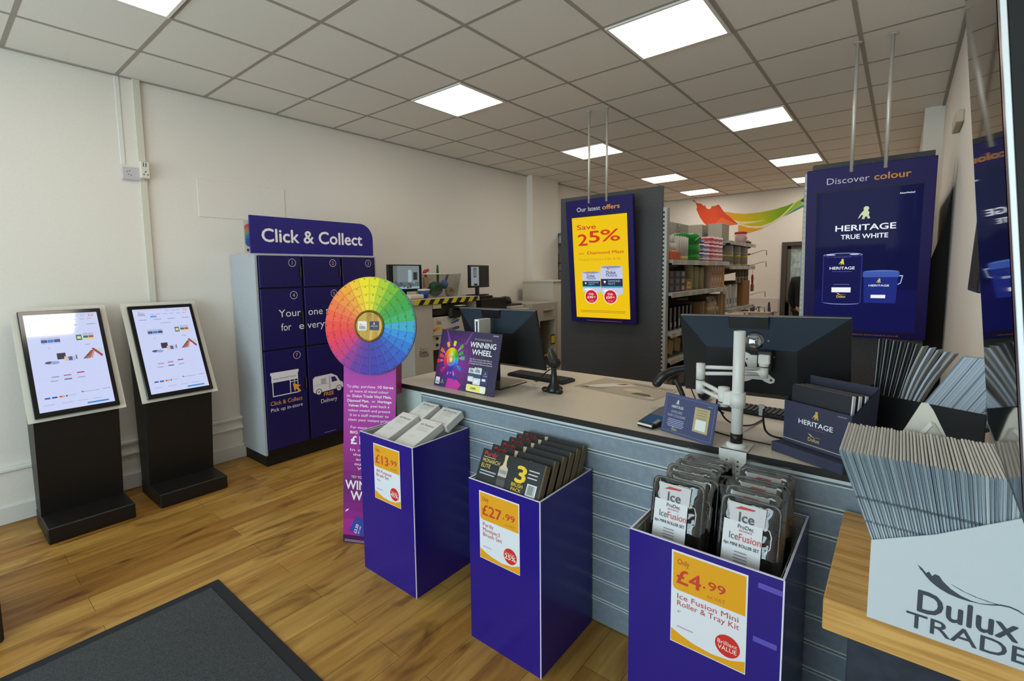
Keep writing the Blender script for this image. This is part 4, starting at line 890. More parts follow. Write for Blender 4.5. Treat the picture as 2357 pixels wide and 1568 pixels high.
# ---------------------------------------------------------------- mat, card terminal
b = B(); b.frame((-1.415, 2.44, ZT), (.99, -.125, 0), (.02, 1, 0)); w_, h_ = .49, .315; b.rect(0, 0, w_, h_, '#b3a592', 1, rad=.015); b.rect(.006, .006, w_-.006, h_-.006, '#ada08d', 2, rad=.012)
b.poly([(.03, .05), (.12, .20), (.20, .26), (.26, .24), (.22, .18), (.17, .14), (.12, .06)], '#d5d1c4', 3); b.poly([(.05, .02), (.17, .10), (.16, .04)], '#8e8578', 3); b.poly([(.15, .20), (.19, .24), (.22, .25), (.2, .2)], '#9a5a48', 4)
b.poly([(.02, .03), (.07, .05), (.08, .02)], '#5f5a54', 4); b.disc(.30, .13, .055, '#c7bb9c', 3, 24, .035); b.poly([(.33, .06), (.45, .06), (.42, .10), (.35, .10)], '#5a5348', 4); b.rect(.43, .03, .475, .06, '#c8c4b4', 3); b.text('DIAMOND MATT', .345, .255, .028, '#5c564e', 3, w=.24)
b.frame((-1.415, 2.44, ZT), (.99, -.125, 0), (.02, 1, 0)); b.box(0, w_, 0, h_, 0, .0004, paint('#b3a592', .3)); solo('counter_mat', b, 'flat printed counter mat lying in the middle of the counter', 'mat')
t = thing('card_terminal', 'black card payment terminal on the counter left of the navy colours sign', 'card reader', (-.772, 2.03, ZT), math.radians(-12)); M0 = WM[t] @ Matrix.Scale(.8, 4)
b = B(); b.M = M0.copy(); vs = [(x, y, z) for x in (-.045, .045) for y, z in ((-.105, 0), (-.110, .022), (-.02, .040), (.10, .062), (.105, 0))]
b.add(vs, [(0, 1, 2, 3, 4), (9, 8, 7, 6, 5), (0, 5, 6, 1), (1, 6, 7, 2), (2, 7, 8, 3), (3, 8, 9, 4), (4, 9, 5, 0)], blk); part('body', b, t)
b = B(em=.35); b.M = M0.copy(); dv = Vector((0, .12, .022)); b.frame(M0 @ Vector((-.038, -.100, .0246)), M0.to_3x3() @ Vector((1, 0, 0)), M0.to_3x3() @ Vector((0, .09, .018))); b.rect(0, .005, .076, .085, '#3f6a94', 1); b.rect(.055, .01, .07, .05, '#b8b090', 2); part('screen', b, t)
b = B(); b.frame(M0 @ Vector((-.040, -.015, .0412)), M0.to_3x3() @ Vector((1, 0, 0)), M0.to_3x3() @ dv); b.rect(0, .0, .08, .11, '#4f5660', 1, rad=.004); part('keypad', b, t)
b = B(); b.frame(M0 @ Vector((-.042, -.111, .014)), M0.to_3x3() @ Vector((1, 0, 0)), M0.to_3x3() @ Vector((0, .0, 1))); b.box(.002, .070, 0, .007, 0, .006, paint('#dcdad4', .5)); part('card', b, t, 'white card edge in the slot')
# ---------------------------------------------------------------- heritage card holder
p0 = Vector((-.332, 1.975, ZT)); d = Vector((.872, -.489, 0)).normalized(); n = Vector((-.489*-1, .872, 0)).normalized(); Zv = Vector((0, 0, 1)); nav = paint('#35384e', .5); nav2 = paint('#2b2d40', .55)
t = thing('leaflet_holder', 'navy leaflet holder standing at the right end of the counter', 'holder', p0+d*.12+n*.08)
def HF(b, off, up_=0): b.frame(p0+n*off+Zv*up_, d, Zv); return b
b = HF(B(), 0); b.box(0, .250, 0, .034, -.165, 0, nav, .002); part('base', b, t)
b = HF(B(), .045, .034); b.box(.010, .242, 0, .150, -.004, 0, nav, .001); b.rect(.012, .012, .240, .0145, '#c4b48c', 1)
emblem(b, .128, .106, .030, '#c9a85c', 2); b.text('HERITAGE', .126, .080, .0165, '#ecebef', 2, w=.118, b=.03); b.bars(.09, .165, .070, 1, .01, .0015, '#6a6a80', 2); trade_mark(b, .102, .028, .042, '#c9b078', two=False, L=2); b.text('AkzoNobel', .212, .137, .004, '#c9c8d4', 2, w=.028); part('front_panel', b, t)
for off0, off1, x in ((.047, .150, .010), (.047, .150, .240)):
    b = B()
    b.add([tuple(p0+d*x+n*off0+Zv*.034), tuple(p0+d*x+n*off1+Zv*.034), tuple(p0+d*x+n*(off1+.02)+Zv*.262), tuple(p0+d*x+n*off0+Zv*.180)], [(0, 1, 2, 3)], nav2)
    b.add([tuple(p0+d*(x+.002)+n*off0+Zv*.034), tuple(p0+d*(x+.002)+n*off1+Zv*.034), tuple(p0+d*(x+.002)+n*(off1+.02)+Zv*.262), tuple(p0+d*(x+.002)+n*off0+Zv*.180)], [(0, 1, 2, 3)], nav2)
    part('side_panel', b, t)
b = B(); b.frame(p0+n*.150+Zv*.034, d, Zv+n*.09); b.box(.010, .242, 0, .230, -.004, 0, nav2, .001); part('back_panel', b, t)
for k in range(3):
    b = B(); o_ = .058+.026*k; b.frame(p0+n*o_+Zv*.036, d, Zv+n*.07); hh = .205-.002*k
    b.box(.022, .226+.003*k, 0, hh, -.012, 0, paint('#d9d7d6', .6)); b.box(.020, .222+.003*k, 0, hh+.0015, 0, .0015, paint('#23242c', .5)); b.box(.0205, .2225+.003*k, 0, hh+.0015, -.0135, -.012, paint('#23242c', .5))
    if k == 0: b.bars(.11, .125, .10, 1, .01, .004, '#3a3a48', 6)
    solo('brochure', b, 'dark covered colour brochure in the navy leaflet holder, %s' % ('front one', 'middle one', 'rear one')[k], 'brochure', 'brochures in the leaflet holder')
# ================================================================== hanging screens
sgn = paint('#1f1458', .45, 0, .2); sgn2 = paint('#1d1654', .35); steel = paint('#d0cdc4', .35, .4)
def hanging(lab, x0, yb, head, screen):
    W_, H_ = .685, 1.185; up = Vector((0, -.12, 1.173)).normalized(); o = Vector((x0, 4.325, 1.108)); top = o+up*H_
    t = thing('hanging_screen', lab, 'screen', (x0+W_/2, 4.25, 1.108), 0, 'screens hanging from the ceiling on twin poles')
    b = B(); b.frame(o, (1, 0, 0), up); F0 = b.M.copy(); b.box(0, W_, 0, H_, -.05, 0, sgn, .003); head(b, W_, H_); part('surround', b, t)
    b = B(); b.M = F0 @ tr(0, 0, .0008); b.rect(.055, .040, .630, 1.030, '#0e0d16', 0); bz = part('bezel', b, t)
    b = B(em=.95); b.M = F0 @ tr(0, 0, .0014); screen(b, .063, .047, .565, .975); part('screen', b, t)
    for s in (-.09, .09):
        b = B(); x = x0+W_/2+s; b.cyl((x, top.y+.006, top.z-.04), (x, top.y+.006, ZC-.006), .011, steel, n=16); b.lathe([(.026, -.004), (.026, 0)], (x, top.y+.006, ZC-.004), steel, 18); part('pole', b, t)
    return t
def tin(b, u, v, w_, h_, top, body, L=3):
    b.disc(u+w_/2, v+h_, w_/2, top, L, 30, w_*.07); b.rect(u, v, u+w_, v+h_, body, L); b.disc(u+w_/2, v, w_/2, body, L, 30, w_*.05)
    b.disc(u+w_/2, v+h_, w_*.47, '#8d97b4' if top[1] > 'a' else '#1c2258', L+1, 30, w_*.055)
def head1(b, W_, H_):
    b.text('Our latest', .245, 1.075, .040, '#e9e6f2', 2, w=.245, b=-.0); b.text('offers', .475, 1.075, .040, '#e8a050', 2, w=.17, b=.03)
    b.text('Find out more at www.duluxdecoratorcentre.co.uk', .36, .014, .010, '#c79a84', 2, w=.36)
def scr1(b, u, v, w_, h_):
    U = lambda f: u+w_*f
    Q = lambda f: v+h_*(1-f)
    b.rect(u, v, u+w_, v+h_, '#f2c70c', 0); red = '#d2381e'
    b.text('Save', U(.27), Q(.120), .045, red, 2, w=.20, b=.02); b.text('2', U(.19), Q(.275), .105, red, 2, w=.098, b=.03); b.text('5', U(.41), Q(.250), .105, red, 2, w=.108, b=.03); b.text('%', U(.70), Q(.245), .105, red, 2, w=.19, b=.02)
    b.text('on', U(.15), Q(.365), .026, '#b86a18', 2, w=.055); b.text('Diamond Matt', U(.60), Q(.365), .028, '#c8481c', 2, w=.375, b=.02); b.text('Tinted Colours 2.5lt & 5lt', U(.49), Q(.425), .019, '#c8841a', 2, w=.435)
    for fu, ft, fb, fw in ((.15, .545, .735, .34), (.50, .495, .755, .39)):
        x, y, ww, hh = U(fu), Q(fb), w_*fw, h_*(fb-ft); tin(b, x, y, ww, hh, '#c9d2ec', '#c4cdec')
        b.rect(x, y+hh*.28, x+ww, y+hh*.56, '#28304e', 5); b.rect(x, y+hh*.22, x+ww, y+hh*.28, '#4ab0d0', 5); trade_mark(b, x+ww*.26, y+hh*.64, ww*.46, '#2c3058', ('#d83c30', '#e88a3a', '#d8b840'), L=6)
        b.poly([(x+ww*.12, y+hh*.46), (x+ww*.18, y+hh*.50), (x+ww*.24, y+hh*.46), (x+ww*.18, y+hh*.38)], '#e8ecf6', 6); b.text('DIAMOND', x+ww*.62, y+hh*.44, hh*.075, '#a8c4dc', 6, w=ww*.56); b.text('MATT', x+ww*.50, y+hh*.335, hh*.075, '#7fd0e0', 6, w=ww*.32)
        b.rect(x+ww*.12, y+hh*.06, x+ww*.5, y+hh*.16, '#f4f6fc', 6)
    for fu, t_ in ((.31, '35'), (.665, '59')):
        b.disc(U(fu), Q(.785), w_*.125, '#f6eeee', 8, 36); b.disc(U(fu), Q(.785), w_*.112, '#cf2030', 9, 36)
        b.text('Only', U(fu), Q(.768), .020, '#f8ecec', 10, w=.052, b=.03); b.text('£'+t_, U(fu)-.014, Q(.802), .022, '#f8ecec', 10, w=.058, b=.05); b.text('99', U(fu)+.032, Q(.796), .012, '#f8ecec', 10, w=.022, b=.03); b.bars(U(fu)-.03, U(fu)+.03, Q(.825), 2, .01, .003, '#e8a0a0', 10)
    b.bars(U(.07), U(.93), Q(.930), 2, .014, .004, '#8a6a18', 2)
hanging('tall hanging screen showing a yellow Save 25% offer', -2.535, 0, head1, scr1)
def head2(b, W_, H_):
    b.text('Discover', .235, 1.075, .042, '#cfcad8', 2, w=.235); b.text('colour', .470, 1.075, .042, '#dc9440', 2, w=.185, b=.03); b.text('www.duluxdecoratorcentre.co.uk', .36, .014, .012, '#b8703c', 2, w=.38)
def scr2(b, u, v, w_, h_):
    U = lambda f: u+w_*f
    Q = lambda f: v+h_*(1-f)
    b.rect(u, v, u+w_, v+h_, '#0b0c3e', 0); b.rect(u, v, u+w_, v+h_*.3, '#0e0f4c', 0.5)
    wt_ = '#eef2fa'; b.text('AkzoNobel', U(.86), Q(.055), .010, wt_, 2, w=.075, b=.03)
    emblem(b, U(.49), Q(.205), .088, '#cfd8b0', 2); b.text('HERITAGE', U(.49), Q(.280), .038, wt_, 2, w=.325, b=.03); b.text('TRUE WHITE', U(.485), Q(.338), .030, wt_, 2, w=.255, b=.035)
    x, y, ww, hh = U(.085), Q(.795), .225, .335; tin(b, x, y, ww, hh, '#9fb0e8', '#12134e', 2); b.rect(x, y, x+.006, y+hh, '#2a2f86', 3); b.rect(x+ww-.006, y, x+ww, y+hh, '#2a2f86', 3)
    for f in (.1, .7): b.disc(x+ww*(f+.1), y+hh+.004, .028, '#d4dcfa', 5, 16, .004)
    b.disc(x+ww/2, y-.002, ww*.48, '#8fa0e0', 1.5, 30, .014)
    emblem(b, x+ww*.5, y+hh*.80, .042, '#e4dc50', 5); b.text('HERITAGE', x+ww*.5, y+hh*.70, .019, wt_, 5, w=.142, b=.03); b.rect(x+ww*.25, y+hh*.655, x+ww*.75, y+hh*.66, '#8088b8', 5); b.rect(x+ww*.25, y+hh*.215, x+ww*.74, y+hh*.32, '#f4f7fe', 5); b.bars(x+ww*.28, x+ww*.72, y+hh*.38, 1, .01, .003, '#7a82b4', 5); trade_mark(b, x+ww*.38, y+hh*.10, .055, '#e0c848', two=False, L=5)
    x, y, ww, hh = U(.50), Q(.795), .185, .21; b.poly([(x+.008, y), (x+ww-.008, y), (x+ww, y+hh), (x, y+hh)], '#1f2c80', 3); b.rect(x-.004, y+hh-.032, x+ww+.004, y+hh+.006, '#3f5cae', 4, rad=.006); b.disc(x+ww/2, y+hh+.006, ww*.5, '#5878c4', 3, 26, .010)
    b.poly([(x+ww+.004, y+hh-.02), (x+ww+.024, y+hh-.02), (x+ww+.014, y+hh-.075), (x+ww-.002, y+hh-.085), (x+ww-.002, y+hh-.078), (x+ww+.010, y+hh-.07), (x+ww+.017, y+hh-.027), (x+ww+.004, y+hh-.027)], '#a9bce8', 5)
    emblem(b, x+ww*.46, y+hh*.66, .032, '#d0c860', 5); b.text('HERITAGE', x+ww*.46, y+hh*.545, .013, wt_, 5, w=.108, b=.03); b.rect(x+ww*.24, y+hh*.16, x+ww*.66, y+hh*.27, '#f2f6fe', 5)
hanging('tall hanging screen showing a dark blue paint advert, reading Discover colour above', -.549, 0, head2, scr2)
# ================================================================== gondola shelving
gm_ = paint('#a3a29c', .45, .25); gsh = noisy('grey_steel_shelf', '#96958f', '#9d9c96', 120, .45); dpan = noisy('charcoal_end_panel', '#3b3b3d', '#414143', 60, .55)
XS = -1.585                                            # shelf front edge
t = thing('shelving_gondola', 'grey shelving gondola with a charcoal end panel behind the yellow offers screen', 'shelving', (-2.1, 6.0, 0)); gond = t
b = B(); b.box(-2.708, -1.652, 4.400, 4.425, .02, 2.355, dpan, .002); part('end_panel', b, t, 'charcoal end panel')
ups = [(-1.650, 4.404, 2.165, 'end')]
b = B(); b.box(-1.650, -1.610, 4.402, 4.462, 0, 2.165, gm_, .003)
for k in range(52): b.frame((-1.650, 4.4015, .12+.039*k), (1, 0, 0), (0, 0, 1)); b.rect(.003, 0, .016, .020, '#141414', 1)
part('upright', b, t)
for y in (4.445, 6.40, 7.74):
    b = B(); b.box(-2.235, -2.185, y-.03, y+.03, 0, 2.205, gm_, .003)
    for k in range(40): b.frame((-2.1845, y, .3+.047*k), (0, 1, 0), (0, 0, 1)); b.rect(-.012, 0, -.004, .022, '#1a1a1a', 1); b.rect(.004, 0, .012, .022, '#1a1a1a', 1)
    part('upright', b, t)
b = B(); b.box(-2.215, -2.200, 4.47, 7.72, .10, 2.205, noisy('perforated_back_panel', '#8f8e88', '#9b9a94', 30, .5)); part('back_panel', b, t)
tick = ['#d9d6d0', '#c9c8c4', '#dcdcdc']
for y0_, y1_, lev in ((4.468, 6.385, (1.70, 1.40, 1.03, .78, .42, .14)), (6.415, 7.725, (1.955, 1.655, 1.12, .42, .14))):
    for z in lev:
        b = B(); b.box(-2.18, XS, y0_, y1_, z-.030, z, gsh, .002)
        for y in (y0_+.004, y1_-.012): b.add([(-2.18, y, z-.03), (XS-.05, y, z-.03), (XS-.06, y, z-.05), (-2.18, y, z-.16), (-2.18, y+.006, z-.03), (XS-.05, y+.006, z-.03), (XS-.06, y+.006, z-.05), (-2.18, y+.006, z-.16)], [(0, 1, 2, 3), (7, 6, 5, 4), (0, 4, 5, 1), (1, 5, 6, 2), (2, 6, 7, 3), (3, 7, 4, 0)], gsh)
        s = part('shelf', b, t)
        b = B(); b.box(XS, XS+.006, y0_, y1_, z-.046, z-.002, paint('#a19f98', .3)); b.frame((XS+.006, 0, 0), (0, 1, 0), (0, 0, 1))
        yy = y0_+.12
        while yy < y1_-.12:
            b.rect(yy, z-.043, yy+.10, z-.006, random.choice(tick), 1); b.bars(yy+.01, yy+.08, z-.020, 2, .010, .004, '#8a8680', 2, 'l'); yy += random.choice((.13, .16, .34))
        part('price_strip', b, s)
# the second gondola behind the blue screen, along the right wall
t = thing('shelving_gondola', 'dark shelving gondola against the right wall, behind the blue Discover colour screen', 'shelving', (-.2, 5.3, 0))
b = B(); b.box(-.540, .128, 4.400, 4.425, .02, 2.355, dpan, .002); part('end_panel', b, t, 'charcoal end panel')
b = B(); b.box(-.590, -.545, 4.404, 4.46, 0, 2.30, gm_, .003)
for k in range(54): b.frame((-.590, 4.4035, .12+.039*k), (1, 0, 0), (0, 0, 1)); b.rect(.004, 0, .018, .02, '#d0cdc6', 1)
part('upright', b, t)
b = B(); b.box(.105, .118, 4.43, 6.2, .10, 2.2, dpan); part('back_panel', b, t)
for z in (.14, .60, 1.05, 1.50, 1.95):
    b = B(); b.box(-.50, .104, 4.44, 6.19, z-.03, z, gsh, .002); part('shelf', b, t)
b = B(); b.box(-.50, -.45, 6.15, 6.2, 0, 2.2, gm_); part('upright', b, t)
b = B(); b.frame((0, 4.52, 0), (1, 0, 0), (0, 0, 1)); b.prism([(.130, 0), (.228, 0), (.228, 2.12), (.20, 1.86), (.130, 1.60)], -.02, .0, paint('#1c1511', .7)); solo('shade_filler', b, 'added dark filler panel standing in for shade between the blue screen and the right wall', 'board')  # added filler, its slanted dark shape stands in for shadow beside the wall
# ================================================================== stock on the shelves
def carton(name, lab, cat, x0, x1, y0, y1, z, h, col, grp=None, side=None, tape=None, lid=None):
    b = B(); b.box(x0, x1, y0, y1, z, z+h, paint(col, .65), .003)
    b.frame((x1, 0, 0), (0, 1, 0), (0, 0, 1)); 
    if side: b.rect(y0+(y1-y0)*.15, z+h*.2, y0+(y1-y0)*.85, z+h*.75, side, 1); b.bars(y0+(y1-y0)*.25, y0+(y1-y0)*.75, z+h*.5, 2, h*.15, h*.06, '#5a5048', 2)
    if tape: b.rect((y0+y1)/2-.02, z, (y0+y1)/2+.02, z+h, tape, 1)
    return solo(name, b, lab, cat, grp)
zz = 1.7005
def tubeitem(x, y, z, r, h, cap_, band, lab, grp, name='sealant_cartridge'):
    t = thing(name, lab, 'cartridge', (x, y, z), 0, grp); b = B(); b.lathe([(r, 0), (r, h*.16)], (x, y, z), paint(band, .45), 16); b.lathe([(r, h*.16), (r, h*.93), (r*.9, h*.94), (r*.3, h*.955)], (x, y, z), paint('#d8d3cb', .4), 16)
    part('barrel', b, t); b = B(); b.lathe([(r*.28, h*.95), (r*.16, h)], (x, y, z), paint(cap_, .4), 10); part('nozzle', b, t); return t
k = 0
for xi in range(2):
    for yi in range(8):
        y = 4.53+.066*yi; x = -1.645-.07*xi
        if yi < 3 and xi == 0: continue
        tubeitem(x, y, zz, .028, .235+.012*((yi*3+xi) % 3), '#d8d4cc', ('#c9b64a', '#b8a888', '#d0b070')[yi % 3], 'white sealant cartridge on the top left shelf of the gondola', 'white sealant cartridges')
carton('bottle_tray', 'open orange tray of small white bottles at the front left of the top shelf', 'tray', -1.70, -1.60, 4.50, 4.735, zz, .075, '#d0562a')
for i in range(3): tubeitem(-1.65, 4.545+.07*i, zz+.0755, .024, .085, '#5a4a48', '#c9c2ba', 'small white bottle standing on the orange tray', 'small bottles on the orange tray', 'small_bottle')
carton('cardboard_box', 'long brown cardboard box behind the white cartridges', 'box', -2.17, -1.91, 4.49, 5.22, zz, .33, '#8f6f42')
t = thing('green_tape_drum', 'bright green roll drum standing on the top shelf', 'drum', (-1.75, 5.28, zz)); b = B(); R = .155
b.lathe([(R, 0), (R, .05), (R-.008, .06), (R-.008, .07), (R, .08), (R, .15), (R-.008, .16), (R-.008, .17), (R, .18), (R, .255), (R-.01, .275), (R-.05, .285), (.0001, .285)], (-1.75, 5.265, zz), paint('#2f8a38', .35), 32); part('body', b, t)
b = B(); b.tube([(-1.61, 5.18, zz+.20), (-1.585, 5.265, zz+.25), (-1.61, 5.35, zz+.20)], .006, paint('#57b45a', .35), 8, 2); part('handle', b, t)
for i, (y, n_, m1, m2, lab) in enumerate(((5.52, 5, '#3658a4', '#d6b8a8', 'blue and cream'), (5.70, 4, '#9a8aa4', '#cfc6cc', 'lilac'), (5.88, 6, '#c84a66', '#e0a8ac', 'red and pink'), (6.06, 6, '#d2788a', '#e6c6c6', 'pale pink'), (6.23, 6, '#cc8894', '#ddd0cc', 'rose and white'))):
    for j in range(n_):
        b = B(); z = zz+.046*j; b.lathe([(.075, 0), (.075, .045)], (-1.70, y, z), paint(m1 if j % 2 == 0 else m2, .4), 20); b.lathe([(.0755, .014), (.0755, .030)], (-1.70, y, z), paint(m2 if j % 2 == 0 else m1, .4), 20)
        solo('masking_tape_roll', b, '%s masking tape roll in the stack on the top shelf' % lab, 'tape', '%s masking tape rolls' % lab)
zz = 1.4005
for i in range(3):
    for j in range(3):
        y = 4.50+.155*i; b = B(); x1 = -1.62; b.box(-1.86, x1, y, y+.145, zz+.067*j, zz+.066+.067*j, paint(('#221f22', '#2b2528', '#3a3030')[i], .5), .003); b.frame((x1, 0, 0), (0, 1, 0), (0, 0, 1)); b.rect(y+.035, zz+.067*j+.014, y+.105, zz+.067*j+.054, ('#5a5660', '#6a6672', '#b0aab4')[i], 1)
        solo('abrasive_box', b, 'dark carton with a small label, stacked at the left of the second shelf', 'box', 'dark cartons on the second shelf')
carton('cardboard_box', 'yellow-brown box beside the dark cartons on the second shelf', 'box', -1.80, -1.63, 5.00, 5.17, zz, .115, '#a87a34', None, '#d8b860')
for i in range(6):
    y = 5.27+.09*i; b = B(); x = -1.70-.02*(i % 2); b.lathe([(.044, 0), (.044, .25-.005*i), (.038, .255-.005*i)], (x, y, zz), paint('#b9ad84', .7), 18); b.lathe([(.012, .255-.005*i), (.012, .256-.005*i)], (x, y, zz), paint('#5a4a38', .7), 10)
    solo('paper_roll', b, 'tall cream masking paper roll on the second shelf', 'paper roll', 'cream paper rolls on the second shelf')
for i in range(4):
    y = 5.83+.11*i; b = B(); b.box(-1.74, -1.63, y, y+.10, zz, zz+.262, paint('#c09a84', .6), .003); b.frame((-1.63, 0, 0), (0, 1, 0), (0, 0, 1))
    for q in range(4): b.disc(y+.05, zz+.04+.06*q, .020, '#dcc9b4' if q % 2 else '#a8584a', 1, 14)
    solo('filler_box', b, 'spotted pink and cream carton on the second shelf', 'box', 'spotted cartons on the second shelf')
carton('filler_box', 'plain yellow carton at the far end of the second shelf', 'box', -1.74, -1.63, 6.28, 6.37, zz, .24, '#c8a23c')
zz = 1.0305
carton('cardboard_box', 'brown open cardboard box left of the clear bag on the third shelf', 'box', -1.95, -1.62, 5.42, 5.66, zz, .235, '#7d5a34', None, None, '#a58a60')
carton('cardboard_box', 'brown cardboard box at the right end of the third shelf', 'box', -1.95, -1.61, 6.06, 6.36, zz, .285, '#8a6238', None, None, '#b39a70')
t = thing('bagged_roller_sleeves', 'clear bag of cream roller sleeves between two cardboard boxes', 'bag', (-1.7, 5.86, zz))
for j in range(4): b = B(); b.cyl((-1.63-.02*(j % 2), 5.69, zz+.032+.05*j), (-1.63-.02*(j % 2), 6.03, zz+.032+.05*j), .030, paint('#c0aa7c', .8), n=14); part('roller_sleeve', b, t)
b = B(); vs = []; fs = []; nx, nz = 9, 7
for j in range(nz+1):
    for i in range(nx+1): vs.append((-1.588-.05*(j/nz)**2+random.uniform(-.008, .008), 5.68+.36*i/nx, zz+.004+.27*j/nz+random.uniform(-.006, .006)))
for j in range(nz):
    for i in range(nx): a_ = j*(nx+1)+i; fs.append((a_, a_+1, a_+nx+2, a_+nx+1))
b.add(vs, fs, wrapm, True); part('clear_bag', b, t, 'crumpled clear bag')
for i in range(7):
    y = 4.53+.115*i; t = thing('packed_brush', 'black packed paint brush hanging behind the upright on the third shelf', 'brush', (-1.7, y, zz), 0, 'black packed brushes'); b = B(); b.box(-1.74, -1.66, y, y+.06, zz, zz+.22, paint('#121214', .3), .004); part('sleeve', b, t); b = B(); b.box(-1.659, -1.656, y+.008, y+.052, zz+.03, zz+(.075 if i % 3 else .10), paint('#a8a49c', .5)); part('label_sticker', b, t)
zz = .7805
for i, (y, r_) in enumerate(((4.52, -.28), (4.72, -.22), (4.95, .1))):
    b = B(); b.M = Matrix.Translation((-1.72, y, zz+.034)) @ Matrix.Rotation(r_, 4, 'X'); b.box(-.09, .09, .0, .13, 0.02, .155, paint(('#a38c5c', '#97825a', '#4a463c')[i], .7), .004); solo('sanding_pack', b, '%s pack on the lowest visible gondola shelf' % ('front beige leaning', 'second beige leaning', 'dark upright')[i], 'pack')
# second bay
zz = 1.9555
for i, (y0_, y1_, xa, xb_) in enumerate(((6.47, 6.80, -2.10, -1.93), (6.47, 6.80, -1.86, -1.70))):
    b = B(); b.box(xa, xb_, y0_, y1_, zz, zz+.22, paint('#b9b3a6', .6), .003); b.frame((xb_, 0, 0), (0, 1, 0), (0, 0, 1))
    for k in range(9): b.rect(y0_+.01, zz+.01+.023*k, y1_-.01, zz+.022+.023*k, '#8a8270', 1)
    solo('archive_carton', b, 'pale grey carton on the highest shelf, %s' % ('left one', 'right one')[i], 'box', 'pale cartons on the highest shelf')
t = thing('filler_tub', 'small white and pink tub with a red lid on the highest shelf', 'tub', (-1.67, 7.26, zz)); b = B(); b.lathe([(.062, 0), (.072, .125)], (-1.67, 7.26, zz), paint('#dcb8b4', .4), 22)
b.frame((-1.598, 7.26, zz), (0, 1, 0), (0, 0, 1)); b.text('PU', 0, .03, .05, '#b83038', 1, w=.085, b=.05); part('pot', b, t); b = B(); b.lathe([(.076, .125), (.076, .148), (.07, .152)], (-1.67, 7.26, zz), paint('#b83a3c', .4), 22); part('lid', b, t)
b = B(); b.lathe([(.11, 0), (.115, .03), (.08, .05), (.0001, .052)], (-1.72, 7.56, zz), paint('#4a4240', .5), 24); solo('round_tray', b, 'dark round lid lying at the right end of the highest shelf', 'lid')
zz = 1.6555
for i, y in enumerate((6.62, 6.98, 7.36)):
    t = thing('paint_tin', 'large grey tin with a yellow band, %s of the three on the second bay shelf' % ('left', 'middle', 'right')[i], 'tin', (-1.75, y, zz), 0, 'grey tins with yellow bands'); b = B(); r = .145
    b.lathe([(r, 0), (r, .25), (r*.97, .258), (r*.97, .25), (.0001, .248)], (-1.75, y, zz), paint('#8f8b86', .4), 28); b.lathe([(r+.001, .105), (r+.001, .135)], (-1.75, y, zz), paint('#b5a63a', .4), 28); b.lathe([(r+.001, .0), (r+.001, .02)], (-1.75, y, zz), paint('#a89c58', .4), 28); part('can', b, t)
    b = B(); b.tube([(-1.75, y-r-.004, zz+.2), (-1.62, y-r*.7, zz+.16), (-1.60, y, zz+.15), (-1.62, y+r*.7, zz+.16), (-1.75, y+r+.004, zz+.2)], .0025, steel, 6, 2); part('handle', b, t)
zz = 1.1205
t = carton('paper_sack', 'tall brown paper sack at the right end of the lower second bay shelf', 'sack', -1.86, -1.62, 7.24, 7.62, zz, .335, '#8a6034', None, None, '#b0602e')
for i in range(5):
    y = 6.46+.14*i; b = B(); b.box(-1.70, -1.66, y, y+.11, zz, zz+.30-.02*(i % 2), paint(('#b9b7b2', '#d0ccc6', '#c4c6c6', '#aeb2b4', '#d4d0ca')[i], .35), .008); b.frame((-1.66, 0, 0), (0, 1, 0), (0, 0, 1)); b.rect(y+.02, zz+.05, y+.09, zz+.12, ('#5f8a90', '#8a8f98', '#49605a', '#8890a0', '#6a7a8a')[i], 1); solo('dust_sheet_pack', b, 'pale packaged sheet standing left of the paper sack', 'pack', 'pale packs beside the paper sack')
hk = paint('#8f8c88', .35, .8)
cl = ['#7a3a2a', '#4f6a4a', '#8a7a3a', '#3f5a70', '#9a6a3a', '#70443c', '#566f56', '#8a4a2a']
for i in range(8):
    y = 6.95+.085*i; x = -1.635; t = thing('hanging_brush', 'slim paint brush with a coloured handle hanging under the shelf of tins', 'brush', (x, y, 1.42), 0, 'brushes hanging under the tins'); b = B(); b.lathe([(.006, .06), (.012, .11), (.009, .16), (.012, .185)], (x, y, 1.43), paint(cl[i], .4), 10); part('handle', b, t)
    b = B(); b.box(x-.006, x+.006, y-.022, y+.022, 1.43, 1.495, paint('#5a4a3a' if i % 2 else '#9a8a6a', .7), .003); part('bristles', b, t); b = B(); b.tube([(x, y, 1.615), (x, y, 1.622), (x-.03, y, 1.6235)], .002, hk, 5); part('hook', b, t)
b = B(); x, y = -1.60, 7.68; b.lathe([(.012, .10), (.016, .20), (.010, .235)], (x, y, 1.30), paint('#a04a22', .4), 12); b.box(x-.012, x+.012, y-.05, y+.05, 1.30, 1.40, paint('#8a3c20', .5), .006); b.tube([(x, y, 1.53), (x, y, 1.622), (x-.03, y, 1.6235)], .002, hk, 5); solo('hanging_brush', b, 'wide orange-handled brush hanging at the far end of the second bay', 'brush')
for i, z in enumerate((1.82, 1.66, 1.24, 1.02)):
    b = B(); y = 7.775
    for dy in (0, .03): b.tube([(-1.66, y+dy-.005, z), (-1.50, y+dy, z+.05), (-1.46, y+dy, z+.052), (-1.455, y+dy, z-.02)], .0028, hk, 6)
    b.tube([(-1.62, y-.005, z), (-1.62, y+.025, z)], .0028, hk, 6); b.tube([(-1.66, y-.02, z), (-1.66, y+.04, z)], .004, hk, 6); b.box(-2.19, -1.655, y-.02, y-.014, z-.012, z+.012, hk)
    part('display_hook', b, gond)
